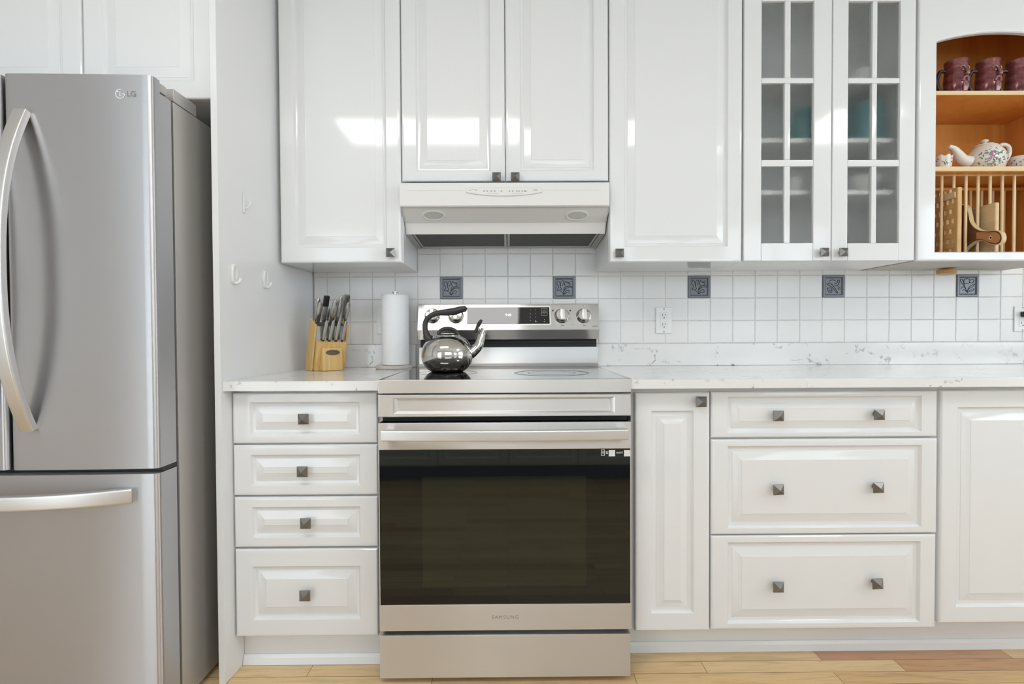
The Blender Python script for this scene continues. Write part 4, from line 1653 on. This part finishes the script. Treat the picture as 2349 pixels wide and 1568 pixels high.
def bblock(name, u0, u1, n0, n1, z0, z1a, z1b, material, parent, bev=.003, lean=True):
    """prism with a sloping top: z1a at the back, z1b at the front"""
    mb = MB().box(u0, u1, n0, n1, 0, 1, 0)
    bm = bmesh.new()
    vs2 = [bm.verts.new(v) for v in mb.v]
    for f_ in mb.f:
        bm.faces.new([vs2[i] for i in f_])
    for v in bm.verts:
        k = (v.co.y - n0) / (n1 - n0)
        v.co.z = z0 if v.co.z < .5 else z1a + (z1b - z1a) * k
    bmesh.ops.bevel(bm, geom=bm.edges[:], offset=bev, segments=2, profile=.5, affect='EDGES')
    bm.verts.index_update()
    out = MB().add([B(v.co.x, v.co.y, v.co.z, lean) for v in bm.verts], [[v.index for v in f_.verts] for f_ in bm.faces])
    bm.free()
    return part(name, out, material, parent)


W2 = .066
bblock('rear_body', -W2 + .0085, W2 - .0085, -.050, .004, 0, HT - .012, HT - .032, 'bamboo', t)
bblock('side_board', -W2, -W2 + .008, -.056, .014, 0, HT + .006, HT - .022, 'bamboo', t)
bblock('side_board', W2 - .008, W2, -.056, .014, 0, HT + .006, HT - .022, 'bamboo', t)
bblock('front_body', -W2 + .0085, W2 - .0085, .0042, .030, 0, HF, HF - .010, 'bamboo', t)
bblock('steel_plate', -W2 + .010, W2 - .010, .0042, .0065, HF - .004, HT - .026, HT - .026, 'knife', t, .0005)
bblock('slot_insert', -W2 + .0095, W2 - .0095, -.048, .0035, HT - .06, HT - .0095, HT - .0295, 'rubber', t, .001)
ZF = zbk(796)
bblock('foot_block', -.040, .040, .0305, .064, 0, ZF + .002, ZF - .002, 'bamboo', t, .004, lean=False)
# oval badge on the foot block
n = 36
bcz = ZF * .78
lo = []
for (o, k_) in ((.0002, 1), (.0016, 1), (.0020, .9)):
    lo.append([B(.0270 * k_ * math.cos(2 * pi * k / n), .064 + o, bcz + .0100 * k_ * math.sin(2 * pi * k / n), False) for k in range(n)])
part('oval_badge', MB().rings(lo), 'bronze', t)


def knife(label, b_px, t_px, yb_, yt_, w, group, capm=None, flat=False, dark=False):
    """handle from base pixel to tip pixel (pixel coordinates in the photograph)"""
    b0, t0 = PY(b_px[0], b_px[1], yb_), PY(t_px[0], t_px[1], yt_)
    t = thing('kitchen_knife', label, 'knife', b0, group)
    ax = (t0 - b0)
    L_ = ax.length
    ax.normalize()
    P = [b0 + ax * (L_ * u) for u in (0, .06, .2, .4, .6, .8, .93, 1.0)]
    rad = [.62, .72, .86, 1.0, 1.06, 1.0, .82, .42]
    if flat:
        rad = [.8, .85, .9, .95, 1, 1, 1, .92]
    ref = nn.cross(ax).normalized()
    part('handle', MB().tube(P, [w * r for r in rad], 12, .72, 1.12, up=tuple(ref), square=flat), 'knife', t, smooth=45)
    part('blade', MB().tube([b0 - ax * .03, b0 - ax * .008, b0 + ax * .002], [w * .35, w * .5, w * .62], 8, .25, 1.1, up=tuple(ref)), 'knife', t)
    part('bolster', MB().tube([b0 - ax * .002, b0 + ax * .006], [w * .72, w * .76], 10, .76, 1.14, up=tuple(ref)), 'rubber', t)
    if capm:
        part('end_cap', MB().tube([b0 + ax * (L_ * .62), b0 + ax * (L_ * .66), b0 + ax * (L_ * 1.0), b0 + ax * (L_ * 1.005)], [w * 1.04, w * 1.10, w * 1.10, w * .9], 12, .78, 1.14, up=tuple(ref), square=flat), capm, t)
    return t


q = lambda x, y: (620 + x / 6.03, 620 + y / 6.03)
KG = 'steel-handled knives in the block'
knife('long steel knife handle at the far left of the block, behind', q(640, 690), q(670, 385), -.175, -.20, .0085, KG)
knife('steel knife handle at the far left of the block, in front', q(650, 765), q(698, 435), -.195, -.235, .0085, KG)
knife('sharpening steel with black end cap in the knife block', q(735, 715), q(783, 355), -.180, -.215, .0080, KG, capm='black', flat=True)
knife('thin steel handle right of the black-capped steel', q(792, 690), q(815, 520), -.160, -.18, .0055, KG)
knife('wide steel knife handle in the middle of the block', q(838, 740), q(912, 410), -.185, -.225, .0100, KG)
knife('tall steel knife handle right of the middle one', q(915, 715), q(995, 345), -.170, -.21, .0090, KG)
knife('square-ended steel handle at the top right of the block', q(1010, 690), q(1062, 340), -.150, -.185, .0105, KG, flat=True)
knife('steel knife handle at the far right of the block', q(1040, 690), q(1088, 440), -.170, -.21, .0080, KG)
for i, (bx_, tx_, lab) in enumerate([(727, 788, 'leftmost steak knife in the front row of the block'), (815, 878, 'second steak knife from the left in the front row'),
                                     (905, 960, 'third steak knife from the left in the front row'), (992, 1055, 'rightmost steak knife in the front row of the block')]):
    knife(lab, q(bx_, 974), q(tx_, 692), -.234 + i * .012, -.268 + i * .012, .0062, 'steak knives in the front row of the block')

# ------------------------------------------------------------------ paper towel
YPT = -.102
pc = PY(907, 760, YPT)
t = thing('paper_towel_holder', 'paper towel holder with round base beside the range', 'paper towel holder', (pc.x, YPT, ZC))
part('base', MB().lathe([(.070, 0), (.0735, .003), (.0735, .010), (.070, .014), (.0005, .0145)], (pc.x - .007, YPT, ZC + .0002), 48), 'holder', t)
zr0 = ZC + .0152
zr1 = Z(907, 676, YPT)
part('post', MB().lathe([(.0075, ZC + .0148), (.0075, zr1 + .008), (.010, zr1 + .009), (.010, zr1 + .0125), (.0005, zr1 + .0135)], (pc.x, YPT, 0), 18), 'knife', t)
R_ = 30.8 * (YPT - CAM.y) / FPX
mb = MB()
n = 64
lo = []
for r_, z_ in ((.019, zr0), (R_ - .003, zr0), (R_, zr0 + .002), (R_, zr1 - .003), (R_ - .004, zr1), (.019, zr1)):
    lo.append([(pc.x + r_ * math.cos(2 * pi * k / n), YPT + r_ * math.sin(2 * pi * k / n), z_) for k in range(n)])
lo.append(lo[0])
mb.rings(lo, False, False)
solo('paper_towel_roll', 'roll of embossed white paper towel on the holder', 'paper towel', mb, 'paper', (pc.x, YPT, zr0))


# ------------------------------------------------------------------ outlets and switch
def plate(name, label, px0, px1, py0, py1, kind):
    x0, x1 = X(px0, 730, -.005), X(px1, 730, -.005)
    z0, z1 = Z((px0 + px1) / 2, py1, -.005), Z((px0 + px1) / 2, py0, -.005)
    t = thing(name, label, 'switch' if kind == 'switch' else 'outlet', ((x0 + x1) / 2, 0, z0))
    part('wall_plate', MB().box(x0, x1, -.006, -.0004, z0, z1, .0025), 'plastic', t)
    cx_, cz_ = (x0 + x1) / 2, (z0 + z1) / 2
    f_ = part('face', MB().box(cx_ - .0165, cx_ + .0165, -.0075, -.0062, cz_ - .0335, cz_ + .0335, .0008), 'face', t)
    for dz in (.048, -.048):
        part('screw', MB().lathe([(.0032, 0), (.003, .0009), (.0005, .0011)], (cx_, -.0060, cz_ + dz), 12, 'Y'), 'printgrey', t)
    if kind == 'outlet':
        for dz in (.0195, -.0195):
            sl_ = MB()
            sl_.box(cx_ - .0075, cx_ - .0055, -.0078, -.0072, cz_ + dz - .001, cz_ + dz + .007)
            sl_.box(cx_ + .0055, cx_ + .0075, -.0078, -.0072, cz_ + dz + .0, cz_ + dz + .007)
            sl_.lathe([(.0026, .0), (.0026, .0004)], (cx_, -.0074, cz_ + dz - .0085), 12, 'Y')
            part('socket', sl_, 'dark', f_, smooth=0)
    else:
        part('rocker', MB().box(cx_ - .0145, cx_ + .0145, -.0105, -.0076, cz_ - .031, cz_ + .031, .0015), 'plastic', f_)
    return t, cx_, cz_


plate('light_switch', 'white wall switch half hidden behind the paper towel roll', 864, 902, 703.5, 765.5, 'switch')
plate('outlet', 'white double outlet on the tiles right of the range', 1504.5, 1541.5, 704.5, 764.5, 'outlet')
_, cx_, cz_ = plate('outlet', 'white double outlet at the right edge with a plug in it', 2327, 2364, 702, 760, 'outlet')
t = thing('power_plug', 'black power plug in the outlet at the right frame', 'plug', (cx_, -.02, cz_ + .018))
part('plug_body', MB().box(cx_ - .013, cx_ + .013, -.034, -.0082, cz_ + .008, cz_ + .031, .004), 'black', t)
part('cord', MB().tube(spline([(cx_ + .010, -.030, cz_ + .02), (cx_ + .030, -.036, cz_ + .016), (cx_ + .06, -.036, cz_ + .0), (cx_ + .10, -.03, cz_ - .02)], 6), .0032, 8), 'black', t)

# ------------------------------------------------------------------ fridge
FX1 = -.912
FX0 = FX1 - .835
YD = -.850          # door faces
YCASE = -.762
t = thing('fridge', 'stainless french-door fridge with bottom freezer at the left edge', 'fridge', ((FX0 + FX1) / 2, YCASE, 0))
ztp = Z(345, 172, YD)
zcs = Z(404, 233, YCASE)
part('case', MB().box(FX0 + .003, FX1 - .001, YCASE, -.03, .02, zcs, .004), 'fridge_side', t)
part('gasket', MB().box(FX0 + .012, FX1 - .008, YCASE - .012, YCASE - .0005, .06, ztp - .05), 'black', t)
fxm = X(19, 600, YD)
zdb = Z(200, 1075, YD)
zfz = Z(200, 1087, YD)


def fridge_door(name, x0, x1, z0, z1, notch=0):
    """door slab, gently bowed front, radiused vertical edges; section in XY extruded in Z"""
    c_, hw = (FX0 + FX1) / 2, (FX1 - FX0) / 2
    sec = []
    yb_ = YCASE - .013
    r = .013

    def bow(x):
        return YD - .010 * (1 - ((x - c_) / hw) ** 2)
    sec.append((x0, yb_))
    sec.append((x0, bow(x0) + r))
    for k in range(1, 6):
        a = pi / 2 * k / 6
        sec.append((x0 + r - r * math.cos(a), bow(x0) + r - r * math.sin(a)))
    for k in range(0, 25):
        xx = x0 + r + (x1 - x0 - 2 * r) * k / 24
        sec.append((xx, bow(xx) if 0 < k < 24 else bow(xx)))
    for k in range(1, 6):
        a = pi / 2 * k / 6
        sec.append((x1 - r + r * math.sin(a), bow(x1) + r - r * math.cos(a)))
    sec.append((x1, bow(x1) + r))
    sec.append((x1, yb_))
    if notch:      # the upper rear corner is cut away for the hinge
        mb = MB().rings([[(p[0], p[1], z) for p in sec] for z in (z0, z1 - notch)])
        sec2 = [(x0, YD + .030)] + sec[1:-1] + [(x1, YD + .030)]
        mb.rings([[(p[0], p[1], z) for p in sec2] for z in (z1 - notch, z1)])
    else:
        mb = MB().rings([[(p[0], p[1], z) for p in sec] for z in (z0, z1)])
    return part(name, mb, 'fridge', t, smooth=40), bow


dl, bow = fridge_door('left_door', FX0, fxm - .0045, zdb, ztp, .034)
dr, bow = fridge_door('right_door', fxm + .0045, FX1, zdb, ztp, .034)
fz_, bow = fridge_door('freezer_drawer', FX0, FX1, .07, zfz)
part('hinge_strip', MB().box(FX0 + .02, FX1 - .002, YD + .020, YCASE - .0135, zfz + .0008, zdb - .0008, .001), 'black', t)
part('kick_grille', MB().box(FX0 + .01, FX1 - .01, YCASE - .05, YCASE - .002, .012, .065), 'dark', t)


def bar_handle(parent, pts, wd, th_, up):
    return part('door_handle', MB().tube(pts, 1.0, 16, wd, th_, up=up, square=True), 'handle', parent, smooth=45)


def vhandle(parent, hx, za_, zb_2):
    pts = []
    for k in range(33):
        u = k / 32 * 2 - 1
        out = .076 * (1 - abs(u) ** 2.4)
        pts.append((hx, bow(hx) - .004 - out, (za_ + zb_2) / 2 + (zb_2 - za_) / 2 * u))
    bar_handle(parent, pts, .0175, .0095, (0, 1, 0))


zha, zhb = Z(50, 985, YD - .015), Z(52, 255, YD - .015)
vhandle(dr, X(53, 300, YD - .012), zha, zhb)
vhandle(dl, 2 * fxm - X(53, 300, YD - .012), zha, zhb)
hz_ = Z(250, 1143, YD - .035)
hxr = X(300, 1140, YD - .015)
hxl = FX0 + FX1 - hxr
pts = []
for k in range(33):
    u = k / 32 * 2 - 1
    xx = (hxl + hxr) / 2 + (hxr - hxl) / 2 * u
    pts.append((xx, bow(xx) - .006 - .058 * (1 - abs(u) ** 2.4), hz_))
bar_handle(fz_, pts, .0095, .0185, (0, 0, 1))
# badge
bx_ = X(275.5, 215, YD - .004)
by_ = bow(bx_) - .0006
bz_ = Z(275.5, 215, YD - .004)
R0 = .0118
pts = [(bx_ + R0 * math.cos(a), by_, bz_ + R0 * math.sin(a)) for a in [math.radians(20 + 340 * k / 40 - 0) for k in range(0, 41)]]
bd = MB().tube([(bx_ + R0 * math.cos(math.radians(a)), by_, bz_ + R0 * math.sin(math.radians(a))) for a in range(75, 360, 8)] + [(bx_ + R0 * .30, by_, bz_)], .0009, 8)
bd.tube([(bx_ - .0005, by_, bz_ + .006), (bx_ - .0005, by_, bz_ - .0058), (bx_ + .004, by_, bz_ - .0058)], .0009, 8)
bd.lathe([(.0018, 0), (.0018, .0008)], (bx_ - .0055, by_, bz_ + .0055), 12, 'Y')
part('badge_emblem', bd, 'printwhite', dr)  # chrome emblem; its bright reflection is put in as flat white colour
text('badge_lettering', 'LG', .0200, (X(303, 215, YD), bow(X(303, 215, YD)) - .0004, bz_), dr, 'printgrey', .0004, bold=.0003)
# hinge cover on the case, hinge cap on the door
hc0 = PX(400, 205, FX1 - .002)
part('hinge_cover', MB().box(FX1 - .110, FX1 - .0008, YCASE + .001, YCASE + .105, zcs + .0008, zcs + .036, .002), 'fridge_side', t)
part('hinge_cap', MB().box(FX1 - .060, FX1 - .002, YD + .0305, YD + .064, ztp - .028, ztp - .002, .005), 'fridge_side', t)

# ------------------------------------------------------------------ opposite cabinet row, seen mirrored in the oven glass
t = thing('opposite_cabinets', 'white cabinet row showing as a dim reflection in the black oven door', 'cabinet', (.1, -2.76, 0))
part('carcass', MB().box(-1.0, 1.5, -3.35, -2.80, .115, .88), 'opposite', t)
part('worktop', MB().box(-1.02, 1.52, -3.38, -2.74, .881, .914, .003), 'quartz', t)
part('toe_board', MB().box(-.98, 1.48, -3.3, -2.86, 0.0005, .1145), 'toe_blue', t)
YOP = -2.779
for k in range(5):
    x0 = -.995 + k * .499
    f = raised_front(x0 + .002, x0 + .497, .12, .86, 0, .055, .055)
    f.v = [Vector((2 * (x0 + .2495) - p.x, YOP - p.y, p.z)) for p in f.v]
    part('door', f, 'opposite', t, smooth=20)
